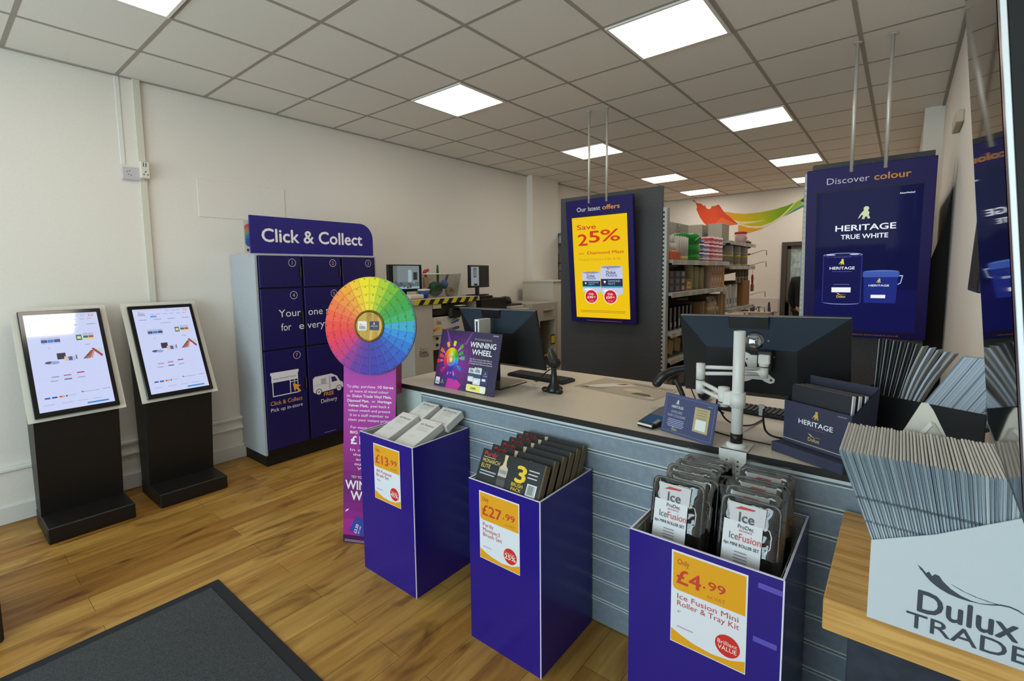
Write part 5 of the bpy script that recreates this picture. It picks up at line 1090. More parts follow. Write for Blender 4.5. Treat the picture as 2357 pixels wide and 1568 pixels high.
for i in range(5):
    y = 4.55+.33*i; b = B(); b.box(-1.90, -1.66, y, y+.28, .4205, .60, paint(('#3a3634', '#514a42', '#2e2c30', '#5c5244', '#3c3a3c')[i], .6), .004); b.frame((-1.66, 0, 0), (0, 1, 0), (0, 0, 1)); b.rect(y+.05, .46, y+.2, .55, '#8a867e', 1); solo('stock_carton', b, 'dark stock carton low on the gondola behind the counter', 'box', 'dark cartons low on the gondola')
carton('stock_carton', 'dark red-brown carton on the second bay, under the pale packs', 'box', -1.95, -1.64, 6.5, 7.1, .4205, .52, '#3c1c16')
# ================================================================== tinting area along the left wall
tg = noisy('warm_grey_laminate', '#a79f92', '#b0a89b', 120, .55); tg2 = paint('#c2bbae', .5)
t = thing('tinting_machine', 'warm grey paint tinting cabinet with black and yellow hazard tape along its top edge', 'tinting machine', (-4.05, 3.7, 0))
b = B(); b.box(-4.40, -3.70, 3.225, 3.49, 0, 1.298, tg, .004); b.box(-4.40, -3.90, 3.49, 4.16, 0, 1.298, paint('#5a544c', .6)); b.box(-4.40, -3.72, 4.16, 4.20, 0, 1.298, tg)
b.frame((-3.70, 3.245, .62), (0, 1, 0), (0, 0, 1)); trade_mark(b, .05, .14, .115, '#3f3036', ('#c84a34', '#d08a3a', '#4a3a3a')); part('cabinet', b, t)
b = B(); b.box(-4.42, -3.68, 3.16, 4.22, 1.300, 1.352, paint('#aaa398', .5), .003); part('top', b, t)
b = B(); b.frame((-3.68, 3.225, 1.296), (0, 1, 0), (0, 0, 1)); b.rect(0, 0, .93, .052, '#c4b41c', 1)
for k in range(7): u = .05+.135*k; b.poly([(u, 0), (u+.065, 0), (u+.11, .052), (u+.045, .052)], '#17160f', 2)
b.M = b.M; b.box(0, .93, 0, .052, -.004, .0003, paint('#c4b41c', .5)); part('hazard_tape', b, t)
b = B(); b.box(-3.90, -3.74, 3.495, 3.95, 1.17, 1.285, paint('#25221f', .5), .003)
b.frame((-3.74, 3.50, 1.17), (0, 1, 0), (0, 0, 1))
for k in range(6): b.rect(.01, .012+.018*k, .42, .017+.018*k, '#4a453e', 1)
part('vent', b, t)
b = B(); b.box(-3.90, -3.72, 3.50, 4.02, .955, 1.150, tg2, .004); b.frame((-3.72, 3.50, .955), (0, 1, 0), (0, 0, 1)); V = vcol(.4)
trade_mark(b, .06, .115, .07, '#8a3a34', ('#c84a34', '#d08a3a', '#8a3a3a'))
for k in range(20):
    u0, u1 = .01+.02*k, .03+.02*k; w0 = .025+.012*math.sin(k*.5); y0_ = .045+.012*math.sin(k*.35)
    b.poly([(u0, y0_), (u1, y0_), (u1, y0_+w0), (u0, y0_+w0)], V, 2, grad([(0, '#d85a3a'), (.25, '#d8b83a'), (.5, '#a8b060'), (.75, '#6a7a6a'), (1, '#34408c')], k/19))
b.poly([(.27, .12), (.38, .155), (.42, .15), (.40, .13), (.30, .11)], '#34509c', 2); b.poly([(.26, .125), (.38, .165), (.40, .175), (.33, .17)], '#4a8a70', 2); b.text('mixlab', .28, .052, .020, '#3a3a34', 3, w=.14, sk=.2); part('control_panel', b, t)
b = B(); b.box(-3.90, -3.735, 3.50, 4.02, .80, .953, tg2, .003); part('lower_panel', b, t)
for z in (.925, .855): b = B(); b.cyl((-3.735, 3.575, z), (-3.722, 3.575, z), .016, paint('#15130f', .4), n=18); part('knob', b, t)
b = B(); b.box(-3.715, -3.700, 3.50, 3.62, 1.245, 1.292, paint('#cfc79e', .6), .001); b.frame((-3.68, 3.52, 1.27), (0, 1, 0), (0, 0, 1)); solo('paper_note', b, 'small cream paper note stuck under the hazard tape', 'note')
b = B(); b.box(-3.70, -3.60, 3.78, 3.93, 1.235, 1.262, paint('#1d1a18', .5), .004); b.box(-3.72, -3.66, 3.72, 3.90, 1.13, 1.24, paint('#171412', .6), .02); b.box(-3.68, -3.605, 3.80, 3.90, 1.2625, 1.266, paint('#d6d2c2', .6)); solo('label_printer', b, 'black label printer with a white slip below the hazard tape', 'printer')
# monitors on the tinting area
def side_monitor(lab, x, y0, y1, z0, z1, ry, zb, draw):
    t = thing('monitor', lab, 'monitor', (x, (y0+y1)/2, zb)); d = Vector((math.sin(ry), math.cos(ry), 0)); o = Vector((x, (y0+y1)/2, z0))-d*((y1-y0)/2); w_ = y1-y0; h_ = z1-z0
    b = B(); b.frame(o, d, (0, 0, 1)); F_ = b.M.copy(); b.box(0, w_, 0, h_, -.03, 0, paint('#191617', .3), .004); part('casing', b, t)
    b = B(em=.55); b.M = F_; draw(b, w_, h_); part('screen', b, t)
    b = B(); b.M = F_; b.box(w_/2-.04, w_/2+.04, zb-z0+.012, .08, -.05, -.03, paint('#151314', .4), .006); b.box(w_/2-.13, w_/2+.13, zb-z0, zb-z0+.014, -.13, .06, paint('#151314', .4), .005); part('stand', b, t)
def d1_(b, w_, h_):
    u0, u1, v0, v1 = .065, w_-.04, .03, h_-.012; b.rect(u0, v0, u1, v1, '#98a6a8', 1); W_, H_ = u1-u0, v1-v0; R = lambda a, c, e, g, m, L=2: b.rect(u0+W_*a, v0+H_*c, u0+W_*e, v0+H_*g, m, L)
    R(.0, .0, .15, 1, '#7f8c90'); R(.56, .28, .70, .82, '#c3dde4'); R(.76, .38, .92, .72, '#3c4040'); R(.0, 0, 1, .10, '#a9d0da'); R(.0, .10, 1, .30, '#7a8484')
    for k in range(14): R(random.uniform(.02, .9), random.uniform(.06, .26), 0, 0, '#3f4a4c', 3) if False else b.disc(u0+W_*random.uniform(.04, .95), v0+H_*random.uniform(.05, .30), .012, random.choice(('#4a5456', '#7a5a4a', '#2f6a80', '#c9d4d4')), 3, 12)
side_monitor('monitor showing a pale room picture on the tinting bench, beside the rainbow wheel', -4.0, 3.165, 3.628, 1.425, 1.712, .0, 1.3525, d1_)
def d2_(b, w_, h_):
    b.rect(.03, .03, w_-.02, h_-.02, '#2a2826', 1); b.rect(.035, .025, .22, h_-.02, '#a7b4ba', 2); b.rect(.09, h_*.45, .16, h_*.88, '#6a7074', 3); b.rect(.105, h_*.52, .145, h_*.80, '#8f989c', 4); b.rect(.10, h_*.10, .18, h_*.18, '#22262a', 3)
t = thing('bench', 'low grey bench behind the left counter monitor carrying a printer', 'bench', (-4.05, 4.95, 0)); b = B(); b.box(-4.40, -3.75, 4.40, 5.25, 0, 1.12, paint('#a79f90', .6), .004); b.box(-4.40, -3.72, 4.38, 5.27, 1.12, 1.15, paint('#bdb6a8', .5), .003); part('carcass', b, t)
b = B(); b.frame((-3.75, 0, 0), (0, 1, 0), (0, 0, 1)); b.box(4.44, 4.80, .12, 1.08, -.002, .012, tg2, .002); part('door', b, t); b = B(); b.frame((-3.75, 0, 0), (0, 1, 0), (0, 0, 1)); b.box(4.84, 5.21, .12, 1.08, -.002, .012, tg2, .002); part('door', b, t)
b = B(); b.box(-4.30, -3.86, 4.46, 4.95, 1.1505, 1.30, paint('#191614', .45), .006); b.box(-4.30, -3.88, 4.48, 4.70, 1.30, 1.335, paint('#1d1a18', .4), .005); solo('computer_tower', b, 'black desktop computer lying flat under the small tilted monitor', 'computer')
side_monitor('small tilted monitor standing on the black desktop computer by the left wall', -4.02, 4.375, 4.855, 1.435, 1.712, -.18, 1.336, d2_)
b = B(); b.box(-4.25, -3.80, 4.97, 5.25, 1.1505, 1.185, paint('#b3ab9c', .5), .006); b.box(-4.22, -3.82, 4.98, 5.24, 1.185, 1.21, paint('#2a2522', .5), .008); b.lathe([(.085, 0), (.08, .05), (.062, .085), (.0001, .095)], (-4.0, 5.10, 1.21), paint('#2a2024', .6), 20); solo('desktop_printer', b, 'dark topped desktop printer on the grey bench', 'printer')
# clear tub of tools, kettle, tape
t = thing('tool_tub', 'clear plastic tub full of paint tools on the tinting bench', 'tub', (-4.05, 3.92, 1.3525)); cl_ = clear('frosted_tub', '#e3e4e0', .14, .15)
b = B(); r0, r1 = .16, .20; q0 = (-4.17, -3.93, 3.70, 4.11); q1 = (-4.20, -3.90, 3.66, 4.15); z0, z1 = 1.354, 1.61
vs = [(q0[0], q0[2], z0), (q0[1], q0[2], z0), (q0[1], q0[3], z0), (q0[0], q0[3], z0), (q1[0], q1[2], z1), (q1[1], q1[2], z1), (q1[1], q1[3], z1), (q1[0], q1[3], z1)]
b.add(vs, [(0, 3, 2, 1), (0, 1, 5, 4), (1, 2, 6, 5), (2, 3, 7, 6), (3, 0, 4, 7)], cl_); part('walls', b, t)
b = B(); b.tube([(q1[0], q1[2], z1), (q1[1], q1[2], z1), (q1[1], q1[3], z1), (q1[0], q1[3], z1), (q1[0], q1[2], z1)], .006, paint('#d2cfc8', .4), 8); part('rim', b, t)
b = B(); b.ball((-4.04, 3.86, 1.44), .085, noisy('green_scourer', '#1f4a30', '#2f6a44', 40, .9, bump=.6), .9, 1.15, 1, 18); solo('scourer_roll', b, 'dark green bundle inside the clear tub', 'bundle')
t = thing('paint_scraper', 'red handled scraper sticking out of the clear tub', 'scraper', (-4.05, 3.72, 1.50)); b = B(); b.tube([(-4.05, 3.735, 1.58), (-4.05, 3.70, 1.635), (-4.05, 3.77, 1.655)], [.016, .02, .016], paint('#b0302a', .4), 10, 2); part('handle', b, t); b = B(); b.box(-4.07, -4.03, 3.70, 3.76, 1.46, 1.575, paint('#b99a70', .6), .003); part('blade', b, t)
t = thing('paint_brush', 'green handled brush standing upright in the clear tub', 'brush', (-4.08, 3.94, 1.50)); b = B(); b.lathe([(.012, .03), (.016, .12), (.012, .21), (.004, .225)], (-4.08, 3.945, 1.49), paint('#1d4a30', .4), 12); part('handle', b, t); b = B(); b.box(-4.09, -4.07, 3.915, 3.975, 1.42, 1.52, paint('#7a6a50', .7), .003); part('bristles', b, t)
b = B(); b.ball((-4.05, 4.02, 1.49), .05, paint('#4a6fb8', .5), .8, 1.0, 1.1, 14); b.add([(-4.05, 4.03, 1.46), (-4.05, 4.10, 1.60), (-4.05, 4.06, 1.60), (-4.06, 4.0, 1.48)], [(0, 1, 2, 3)], paint('#5a4a80', .5)); solo('blue_cloth', b, 'crumpled blue cloth inside the clear tub', 'cloth')
b = B(); b.lathe([(.028, 0), (.052, 0), (.052, .05), (.028, .05), (.028, 0)], (-3.99, 4.02, 1.405), paint('#cdb894', .6), 24, (1, 0, 0)); solo('tape_roll', b, 'roll of cream tape standing in the front of the clear tub', 'tape')
t = thing('paint_kettle', 'blue and white paint kettle beside the clear tub on the tinting bench', 'kettle', (-3.86, 3.52, 1.3525)); b = B(); b.lathe([(.045, 0), (.062, .085)], (-3.86, 3.52, 1.3525), paint('#2a3f86', .4), 22); part('pot', b, t); b = B(); b.lathe([(.064, .080), (.066, .098), (.058, .098)], (-3.86, 3.52, 1.3525), paint('#d2cbbc', .5), 22); part('rim', b, t)
b = B(); b.box(-3.90, -3.76, 3.24, 3.44, 1.3525, 1.40, paint('#c9bda4', .6), .012); solo('cream_dish', b, 'shallow cream dish on the tinting bench under the room picture monitor', 'dish')
# paint shaker, white cabinet and rack farther along
t = thing('paint_shaker', 'beige grey paint shaker cabinet with a dark open bay beyond the left counter monitor', 'paint shaker', (-4.05, 5.6, 0))
b = B(); sx = -3.70; sg = paint('#a8a091', .55); b.box(-4.40, sx, 5.29, 5.48, 0, 1.20, sg, .004); b.box(-4.40, sx, 5.86, 5.93, 0, 1.20, sg, .004); b.box(-4.40, sx, 5.48, 5.86, .95, 1.20, sg, .004); b.box(-4.40, sx, 5.48, 5.86, 0, .30, sg, .004); b.box(-4.40, -4.20, 5.48, 5.86, .3, .95, paint('#141210', .7)); part('cabinet', b, t)
b = B(); b.box(sx, sx+.035, 5.56, 5.78, 1.085, 1.105, paint('#8a8274', .4), .004); part('handle', b, t)
b = B(); b.box(-3.98, -3.80, 5.52, 5.80, .40, .47, paint('#2a2622', .5), .004); b.box(-3.80, -3.795, 5.66, 5.80, .42, .46, paint('#c9b42a', .5)); part('clamp_plate', b, t)
b = B(); b.box(-3.70, -3.695, 5.76, 5.84, .62, .72, paint('#d2bc1e', .5)); b.box(-3.71, -3.70, 5.76, 5.84, .60, .74, paint('#2a2622', .5)); part('warning_plate', b, t, 'yellow warning plate')
t = thing('white_cabinet', 'plain white cabinet against the left wall beside the charcoal end panel', 'cabinet', (-4.1, 6.1, 0)); b = B(); b.box(-4.34, -3.80, 5.96, 6.24, 0, 1.475, paint('#c9c3b6', .5), .003); b.box(-4.34, -3.78, 5.95, 6.60, 1.475, 1.497, paint('#d2ccc0', .5), .003); b.box(-4.34, -4.30, 6.24, 6.60, 0, 1.475, paint('#b5afa2', .5)); b.box(-4.34, -3.80, 6.57, 6.60, 0, 1.475, paint('#c9c3b6', .5), .003); part('carcass', b, t)
for z in (.5, .82, 1.15): b = B(); b.box(-4.30, -3.81, 6.24, 6.57, z, z+.02, paint('#c9c3b6', .5), .002); part('shelf', b, t)
t = thing('stock_rack', 'dark framed stock rack in the far left corner, mostly behind the charcoal end panel', 'rack', (-4.15, 7.4, 0))
for y in (7.02, 8.0):
    for x in (-4.43, -3.87): b = B(); b.box(x-.015, x+.015, y-.02, y+.02, 0, 2.28, paint('#5a5650', .5)); part('upright', b, t)
for z in (.3, .9, 1.50, 1.80, 2.10, 2.26): b = B(); b.box(-4.44, -3.87, 7.0, 8.02, z-.02, z, paint('#7a766e', .5)); part('shelf', b, t)
for i, z in enumerate((1.5005, 1.6405, 1.8005)):
    b = B(); b.box(-4.40, -3.92, 7.06, 7.90, z, z+.13, paint(('#8a877e', '#9a978e', '#7f7c74')[i], .6), .004); b.frame((-3.92, 0, 0), (0, 1, 0), (0, 0, 1)); b.rect(7.12, z+.03, 7.4, z+.10, '#b9b5aa', 1); solo('storage_tray', b, 'grey storage tray on the stock rack, %s' % ('bottom one', 'middle one', 'top one')[i], 'tray', 'grey trays on the stock rack')
b = B(); b.box(-4.40, -3.90, 7.06, 7.60, 2.1005, 2.24, paint('#cbd4e6', .4), .004); solo('white_carton', b, 'bluish white carton near the top of the stock rack', 'box')
# small shelf and objects by the back door
t = thing('wall_table', 'small white table against the back wall left of the doorway', 'table', (-2.03, 10.3, 0)); b = B(); b.box(-2.24, -1.80, 10.10, 10.52, .805, .83, paint('#cfc8bc', .5), .003); part('top', b, t)
for x in (-2.22, -1.82):
    for y in (10.12, 10.50): b = B(); b.box(x-.012, x+.012, y-.012, y+.012, 0, .805, paint('#8f887c', .5)); part('leg', b, t)
t = thing('mug', 'dark blue mug on the small table by the back door', 'mug', (-2.11, 10.2, .8305)); b = B(); b.lathe([(.040, 0), (.043, .10), (.038, .10), (.035, .01), (.0001, .01)], (-2.11, 10.2, .8305), paint('#3b3d58', .4), 20); part('body', b, t); b = B(); b.tube([(-2.07, 10.2, .91), (-2.04, 10.2, .90), (-2.04, 10.2, .87), (-2.07, 10.2, .86)], .006, paint('#3b3d58', .4), 8, 1); part('handle', b, t)
b = B(); b.lathe([(.03, 0), (.03, .01), (.008, .015), (.008, .07), (.03, .075), (.03, .09)], (-2.0, 10.2, .8305), paint('#2a2826', .4), 16); solo('small_stand', b, 'little black stand beside the blue mug', 'stand')
b = B(); b.frame((-1.93, 10.2, .8305), (1, 0, 0), (0, 0, 1)); b.prism([(0, 0), (.11, 0), (.095, .14), (.08, .15)], -.03, .03, paint('#b9b8b4', .4)); b.prism([(.082, .01), (.12, 0), (.10, .175), (.085, .18)], -.035, .035, paint('#3c3040', .5)); solo('tape_gun', b, 'wedge shaped grey and dark tape gun at the right of the small table', 'tape gun')
# ================================================================== person seen from behind in the back doorway
def skin_mesh(name, verts, edges, rad, m, lvl=2):
    me = bpy.data.meshes.new(name); me.from_pydata(verts, edges, []); o = bpy.data.objects.new(name, me); C.objects.link(o)
    bm = bmesh.new(); bm.from_mesh(me); ly = bm.verts.layers.skin.verify(); bm.verts.ensure_lookup_table()
    for i, r in enumerate(rad): bm.verts[i][ly].radius = r if isinstance(r, tuple) else (r, r)
    bm.verts[0][ly].use_root = True; bm.to_mesh(me); bm.free()
    md = o.modifiers.new('s', 'SKIN'); md.use_smooth_shade = True
    sb = o.modifiers.new('d', 'SUBSURF'); sb.levels = lvl; sb.render_levels = lvl
    dg = bpy.context.evaluated_depsgraph_get(); dg.update(); nm = bpy.data.meshes.new_from_object(o.evaluated_get(dg)); bpy.data.objects.remove(o)
    nm.name = name; nm.materials.clear(); nm.materials.append(m)
    for p in nm.polygons: p.use_smooth = True; p.material_index = 0
    return nm
px0, py0 = -1.235, 9.85
skin = paint('#b98a70', .5); navy = paint('#14161f', .8)
Vb = [(0, 0, .98), (0, .0, 1.12), (0, -.005, 1.30), (0, 0, 1.42), (0, .01, 1.52), (0, .02, 1.60), (0, .03, 1.70), (0, .035, 1.75)]; Rb = [(.10, .07), (.10, .065), (.12, .075), (.09, .06), (.052, .052), (.07, .08), (.078, .095), (.055, .065)]
Eb = [(i, i+1) for i in range(7)]
for s in (-1, 1):
    n = len(Vb); Vb += [(s*.17, 0, 1.415), (s*.225, .01, 1.13), (s*.20, .10, .92), (s*.185, .14, .84)]; Rb += [.050, .042, .033, .030]; Eb += [(3, n), (n, n+1), (n+1, n+2), (n+2, n+3)]
    h = n+3
    for k, (dx, dl) in enumerate(((-.030, .075), (-.010, .09), (.010, .085), (.028, .07))): m_ = len(Vb); Vb += [(s*.185+dx*.6, .155+abs(dx)*.1, .80), (s*.185+dx, .165, .80-dl*.55), (s*.185+dx, .155, .80-dl)]; Rb += [.010, .009, .007]; Eb += [(h, m_), (m_, m_+1), (m_+1, m_+2)]
    m_ = len(Vb); Vb += [(s*.185-s*.03, .175, .81), (s*.185-s*.035, .185, .765)]; Rb += [.010, .008]; Eb += [(h, m_), (m_, m_+1)]
    n = len(Vb); Vb += [(s*.09, 0, .90), (s*.10, .01, .52), (s*.10, -.02, .10), (s*.105, .10, .05), (s*.105, .16, .04)]; Rb += [.080, .056, .042, (.04, .038), (.038, .026)]; Eb += [(0, n), (n, n+1), (n+1, n+2), (n+2, n+3), (n+3, n+4)]
t = thing('person', 'person seen from behind in the back doorway wearing a dark navy top', 'person', (px0, py0, 0), -.25)
o = bpy.data.objects.new('body', skin_mesh('body', Vb, Eb, Rb, skin)); C.objects.link(o); o.parent = t; WM[o] = WM[t]
inflate = lambda R_, k: [tuple(a+k for a in r) if isinstance(r, tuple) else r+k for r in R_]
Vt = [(0, 0, .90), (0, .0, 1.12), (0, -.005, 1.30), (0, 0, 1.42), (0, .005, 1.475)]; Rt = [(.165, .125), (.165, .115), (.185, .128), (.145, .102), (.068, .066)]; Et = [(0, 1), (1, 2), (2, 3), (3, 4)]
for s in (-1, 1): n = len(Vt); Vt += [(s*.175, 0, 1.415), (s*.228, .01, 1.13), (s*.203, .10, .90)]; Rt += [.075, .060, .046]; Et += [(3, n), (n, n+1), (n+1, n+2)]
o = bpy.data.objects.new('jumper', skin_mesh('jumper', Vt, Et, Rt, navy)); C.objects.link(o); o.parent = t; WM[o] = WM[t]
Vt = [(0, 0, .98)]; Rt = [(.155, .115)]; Et = []
for s in (-1, 1): n = len(Vt); Vt += [(s*.09, 0, .88), (s*.10, .01, .52), (s*.10, -.02, .09)]; Rt += [.104, .080, .062]; Et += [(0, n), (n, n+1), (n+1, n+2)]
o = bpy.data.objects.new('trousers', skin_mesh('trousers', Vt, Et, Rt, paint('#1b1c24', .8))); C.objects.link(o); o.parent = t; WM[o] = WM[t]
b = B(); b.M = WM[t].copy(); b.ball((0, .018, 1.695), .103, paint('#3a2c24', .8), .86, 1.02, 1.05, 20); part('hair', b, t)
b = B(); b.M = WM[t].copy()
for s in (-1, 1): b.ball((s*.105, .05, .045), .05, paint('#17151a', .5), .95, 2.5, .85, 14)
part('shoes', b, t)
b = B(); b.M = WM[t].copy(); b.ball((0, .125, 1.665), .014, skin, .9, 1.2, 1.5, 10)
for s in (-1, 1): b.ball((s*.082, .03, 1.675), .020, skin, .4, .8, 1.4, 10); b.ball((s*.03, .112, 1.70), .011, paint('#e8e4e0', .3), 1, .6, .8, 10); b.ball((s*.03, .118, 1.70), .005, paint('#2a1c14', .3), 1, .6, 1, 8)
b.ball((0, .115, 1.625), .016, paint('#9a5a50', .5), 1.4, .5, .35, 10); part('face', b, t)
# ================================================================== oak unit with the box of colour cards
t = thing('oak_unit', 'oak topped navy unit against the counter at the right edge of the photo', 'unit', (.06, 1.6, 0))
b = B(); b.box(-.105, .226, 1.330, 1.876, .742, .820, oak(), .003); part('top', b, t, 'thick oak top')
b = B(); b.box(-.058, .224, 1.375, 1.870, 0, .742, noisy('navy_slate_laminate', '#252b38', '#2c3342', 30, .6), .003); part('carcass', b, t)
cb = paint('#c3cdd4', .6)
t = thing('card_box', 'white cardboard box of colour cards standing on the oak unit', 'box', (.10, 1.45, .82))
X0, X1, Y0, Y1, Z0 = -.024, .216, 1.311, 1.60, .8205
b = B(); zl, zr = .998, 1.132
b.frame((0, Y0+.003, 0), (1, 0, 0), (0, 0, 1)); b.prism([(X0, Z0), (X1, Z0), (X1, zr), (X0+.10, 1.045), (X0, zl)], -.003, 0, cb); fk = '#3d444f'
trade_mark(b, .053, .833, .152, fk, L=1); part('front_panel', b, t)
b = B(); b.box(X0, X0+.003, Y0+.004, Y1, Z0, .985, cb); part('side_panel', b, t); b = B(); b.box(X1-.003, X1, Y0+.004, Y1, Z0, 1.10, cb); part('side_panel', b, t)
b = B(); b.box(X0+.004, X1-.004, Y1-.003, Y1, Z0, 1.10, cb); part('back_panel', b, t); b = B(); b.box(X0+.004, X1-.004, Y0+.004, Y1-.004, Z0, Z0+.004, cb); part('base', b, t)
b = B(); P = [(-.01, 1.604, 1.10), (.10, 1.604, 1.10), (.112, 1.604, 1.15), (.075, 1.62, 1.235), (.064, 1.622, 1.252), (.052, 1.622, 1.25)]
fl_ = paint('#cfc9bd', .6)
b.add([tuple(p) for p in P]+[(p[0], p[1]+.006, p[2]) for p in P], [(0, 1, 2, 3, 4, 5), (11, 10, 9, 8, 7, 6)]+[(i, (i+1) % 6, 6+(i+1) % 6, 6+i) for i in range(6)], fl_)
b.add([(.022, 1.603, 1.13), (.034, 1.603, 1.13), (.078, 1.6115, 1.205), (.070, 1.6115, 1.208)], [(0, 1, 2, 3)], paint('#e2ddd2', .5)); b.add([(.078, 1.6115, 1.205), (.070, 1.6115, 1.208), (.10, 1.602, 1.15), (.108, 1.602, 1.15)], [(0, 1, 2, 3)], paint('#b9b3a8', .6)); part('back_flap', b, t, 'creased triangular flap')
NCARD = 50; cm = [paint('#dbd9d4', .7), paint('#d3d1cd', .7), paint('#e2dfd9', .7)]; ce = [paint('#a6b3bd', .55), paint('#9aa8b3', .55), paint('#b3bfc7', .55)]; cdk = paint('#56616b', .6)
card0 = []
for k in range(NCARD):
    f_ = k/(NCARD-1); xr = -.0175+.2265*f_; xt = -.088+.299*f_+random.uniform(-.0003, .0003); tb, tt = .0034, .0053; yj = random.uniform(0, .004); zt = 1.184+random.uniform(-.002, .002)
    y0_, y1_ = 1.3195+yj, 1.586+yj
    # a folded card: straight in the box, bending outwards above the rim, two leaves meeting in a rounded spine along the top
    def cx(z): return xr if z < .985 else xr+(xt-xr)*(z-.985)/(zt-.985)
    def th(z): return tb if z < .985 else tb+(tt-tb)*(z-.985)/(zt-.985)
    hs_ = [.86, .985, 1.05, 1.12, zt-.006, zt-.002, zt]; wf = [1, 1, 1, 1, 1, .75, .3]
    loop = [(-1, i) for i in range(7)]+[(1, i) for i in range(6, -1, -1)]; n = len(loop); b = B(); vs = []
    for yy, sg in ((y0_, 1), (y1_, -1)):
        for s_, i in loop:
            z = hs_[i]; vs.append((cx(z)+s_*wf[i]*th(z)/2, yy+sg*(0, 0, 0, 0, .001, .004, .008)[i], z))
    m_ = cm[k % 3]; b.add(vs, [tuple(range(n))], ce[k % 3]); b.add(vs, [tuple(reversed(range(n, 2*n)))], ce[k % 3])
    b.add(vs, [(i, i+n, (i+1) % n+n, (i+1) % n) for i in range(n)], m_)
    for z in (1.035, 1.085):                                  # punched nicks on the front edge
        x = cx(z); b.box(x-.0008, x+.0008, y0_-.0004, y0_+.002, z-.0025, z+.0025, cdk)
    solo('colour_card', b, 'folded colour card standing in the white box on the oak unit', 'colour card', 'folded colour cards in the white box')
# ================================================================== black rack of colour cards on the counter
A_ = Vector((-.064, 2.171, 0)); d = Vector((.896, -.443, 0)).normalized(); n = Vector((.443, .896, 0)).normalized(); Lr = .304; ZL = 1.15; blk2 = paint('#101113', .4)
t = thing('card_rack', 'black angled rack of colour cards on the counter against the right wall', 'rack', A_+d*.14+Vector((0, 0, .94)))
b = B(); b.frame(A_+Vector((0, 0, .9397)), d, (0, 0, 1)); b.box(0, Lr, 0, ZL-.9397, -.006, 0, blk2, .001); part('front_panel', b, t)
b = B(); b.frame(A_+Vector((0, 0, .9397)), d, (0, 0, 1)); b.box(.001, Lr, ZL-.9397-.055, ZL-.9397-.047, -.040, -.006, blk2); b.box(.001, Lr, 0, .006, -.040, -.006, blk2); part('shelf', b, t)
b = B(); b.frame(A_+Vector((0, 0, .9397)), d, (0, 0, 1)); b.box(-.004, 0, 0, ZL-.9397+.03, -.040, 0, blk2); part('end_panel', b, t)
zc = ZL-.046
rl = [paint(c, .5) for c in ('#a9b6c4', '#9fadbd', '#b4bfca', '#95a4b4')]; rd = [paint(c, .4) for c in ('#23262c', '#2c3036', '#1c1f26')]; redge = paint('#c9cdd0', .5)
def rack_card(s0, lean, ln, th_, m_, edge, lab, grp, curl=0, D=.030, top=None):
    b = B(); b.frame(A_+Vector((0, 0, zc)), d, (0, 0, 1)); ca, sa = math.cos(lean), math.sin(lean)
    smax = .301 - th_; L_ = ln if s0+ln*sa < smax else max(.03, (smax-s0)/max(.01, sa))
    N_ = 6 if curl else 1; pts = []
    for i in range(N_+1):
        f_ = i/N_; cx = s0+L_*sa*f_+curl*math.sin(PI*f_); cz = .001+L_*ca*f_; pts.append((cx, cz))
    poly = [(x, z) for x, z in pts]+[(x+th_/max(ca, .5), z) for x, z in reversed(pts)]
    b.prism(poly, -D-.006, -.0075, m_)
    if edge: b.prism([(x, z) for x, z in pts]+[(x+.0011, z) for x, z in reversed(pts)], -.0075, -.0068, edge)
    solo('rack_card', b, lab, 'colour card', grp)
for k in range(11): rack_card(.003+.0066*k, math.radians(2+1.0*k), .240, .0042, rd[k % 3], redge if k % 2 == 0 else None, 'dark upright colour card in the left of the black rack', 'dark colour cards in the black rack')
for k in range(5): rack_card(.078+.0092*k, math.radians(14+2.6*k), .236, .0052, rl[(k+1) % 4] if k % 2 else paint('#8a8f8e', .5), redge, 'curled colour card leaning over in the middle of the black rack', 'curled colour cards in the black rack', curl=-.007)
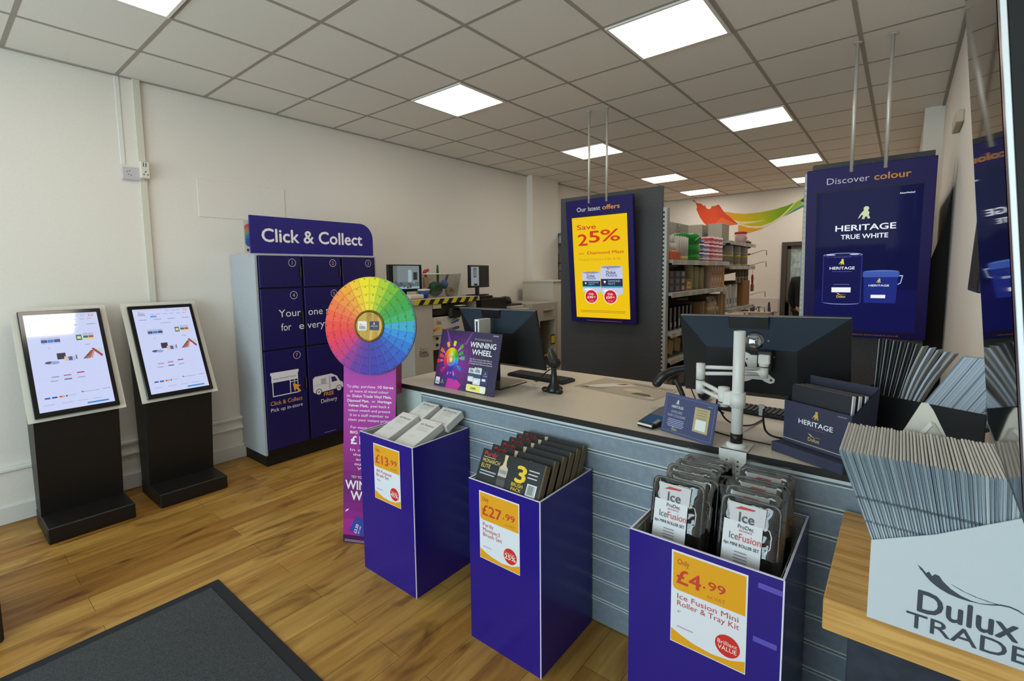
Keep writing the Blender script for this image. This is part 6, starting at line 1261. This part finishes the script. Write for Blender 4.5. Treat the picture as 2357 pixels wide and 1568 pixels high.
for k in range(44): rack_card(.126+.0039*k, math.radians(28), .238, .0034, rl[k % 4] if k % 9 else paint('#6a7682', .5), None, 'pale blue-grey colour card leaning in the right of the black rack', 'pale colour cards in the black rack')
# ================================================================== black screen at the right edge, and a wall screen
def slope(z): return .114-(z-1.336)*.0926
t = thing('hanging_screen', 'glossy black portrait screen seen almost edge-on at the right edge of the photo', 'screen', (.12, .89, 1.336))
rd_ = Vector((-.031, -.9995, 0)).normalized(); up = Vector((-.0926, 0, 1)).normalized(); o = Vector((.114, 1.08, 1.336)); Wd, Hd = .43, 1.12
b = B(); b.frame(o, rd_, up); F0 = b.M.copy(); b.box(0, Wd, 0, Hd, -.045, 0, paint('#0c0b0f', .25), .002); part('casing', b, t)
b = B(); b.M = F0 @ tr(0, 0, .0006); b.rect(.010, .012, Wd-.030, Hd-.012, paint('#050508', .03, 0, 1.0), 0); part('glass', b, t, 'mirror-like dark glass')
b = B(); b.M = F0 @ tr(0, 0, .0006); b.rect(Wd-.022, 0, Wd-.004, Hd, paint('#6a565e', .35), 0); b.M = F0; b.box(Wd, Wd+.003, 0, Hd, -.0032, .001, paint('#e2e6ea', .25, .3), .0005); part('edge_strip', b, t, 'bright edge strip')
b = B(); b.M = F0; b.box(Wd, Wd+.002, 0, Hd, -.044, -.004, paint('#070709', .6)); part('side_cover', b, t)
b = B(); b.box(.13, .228, .84, .94, 1.75, 1.85, paint('#1a1a1c', .5)); part('wall_bracket', b, t)
t = thing('wall_screen', 'small black screen on the right wall, seen edge-on left of the glossy black screen', 'screen', (.2, 2.35, 1.51))
b = B(); up = Vector((.012, 0, .27)).normalized(); b.frame((.183, 2.50, 1.505), (0, -1, 0), up); b.box(0, .30, 0, .27, -.024, 0, paint('#141214', .35), .003); b.rect(.012, .012, .288, .258, '#08080a', 1); part('casing', b, t)
b = B(); b.frame((.183, 2.50, 1.505), (0, 1, 0), up); b.box(.0005, .0025, .006, .264, .002, .022, paint('#6a5a52', .5)); part('side_trim', b, t, 'brown-grey side trim')
b = B(); b.box(.203, .2295, 2.28, 2.42, 1.58, 1.70, paint('#1c1a1c', .5)); part('bracket', b, t)
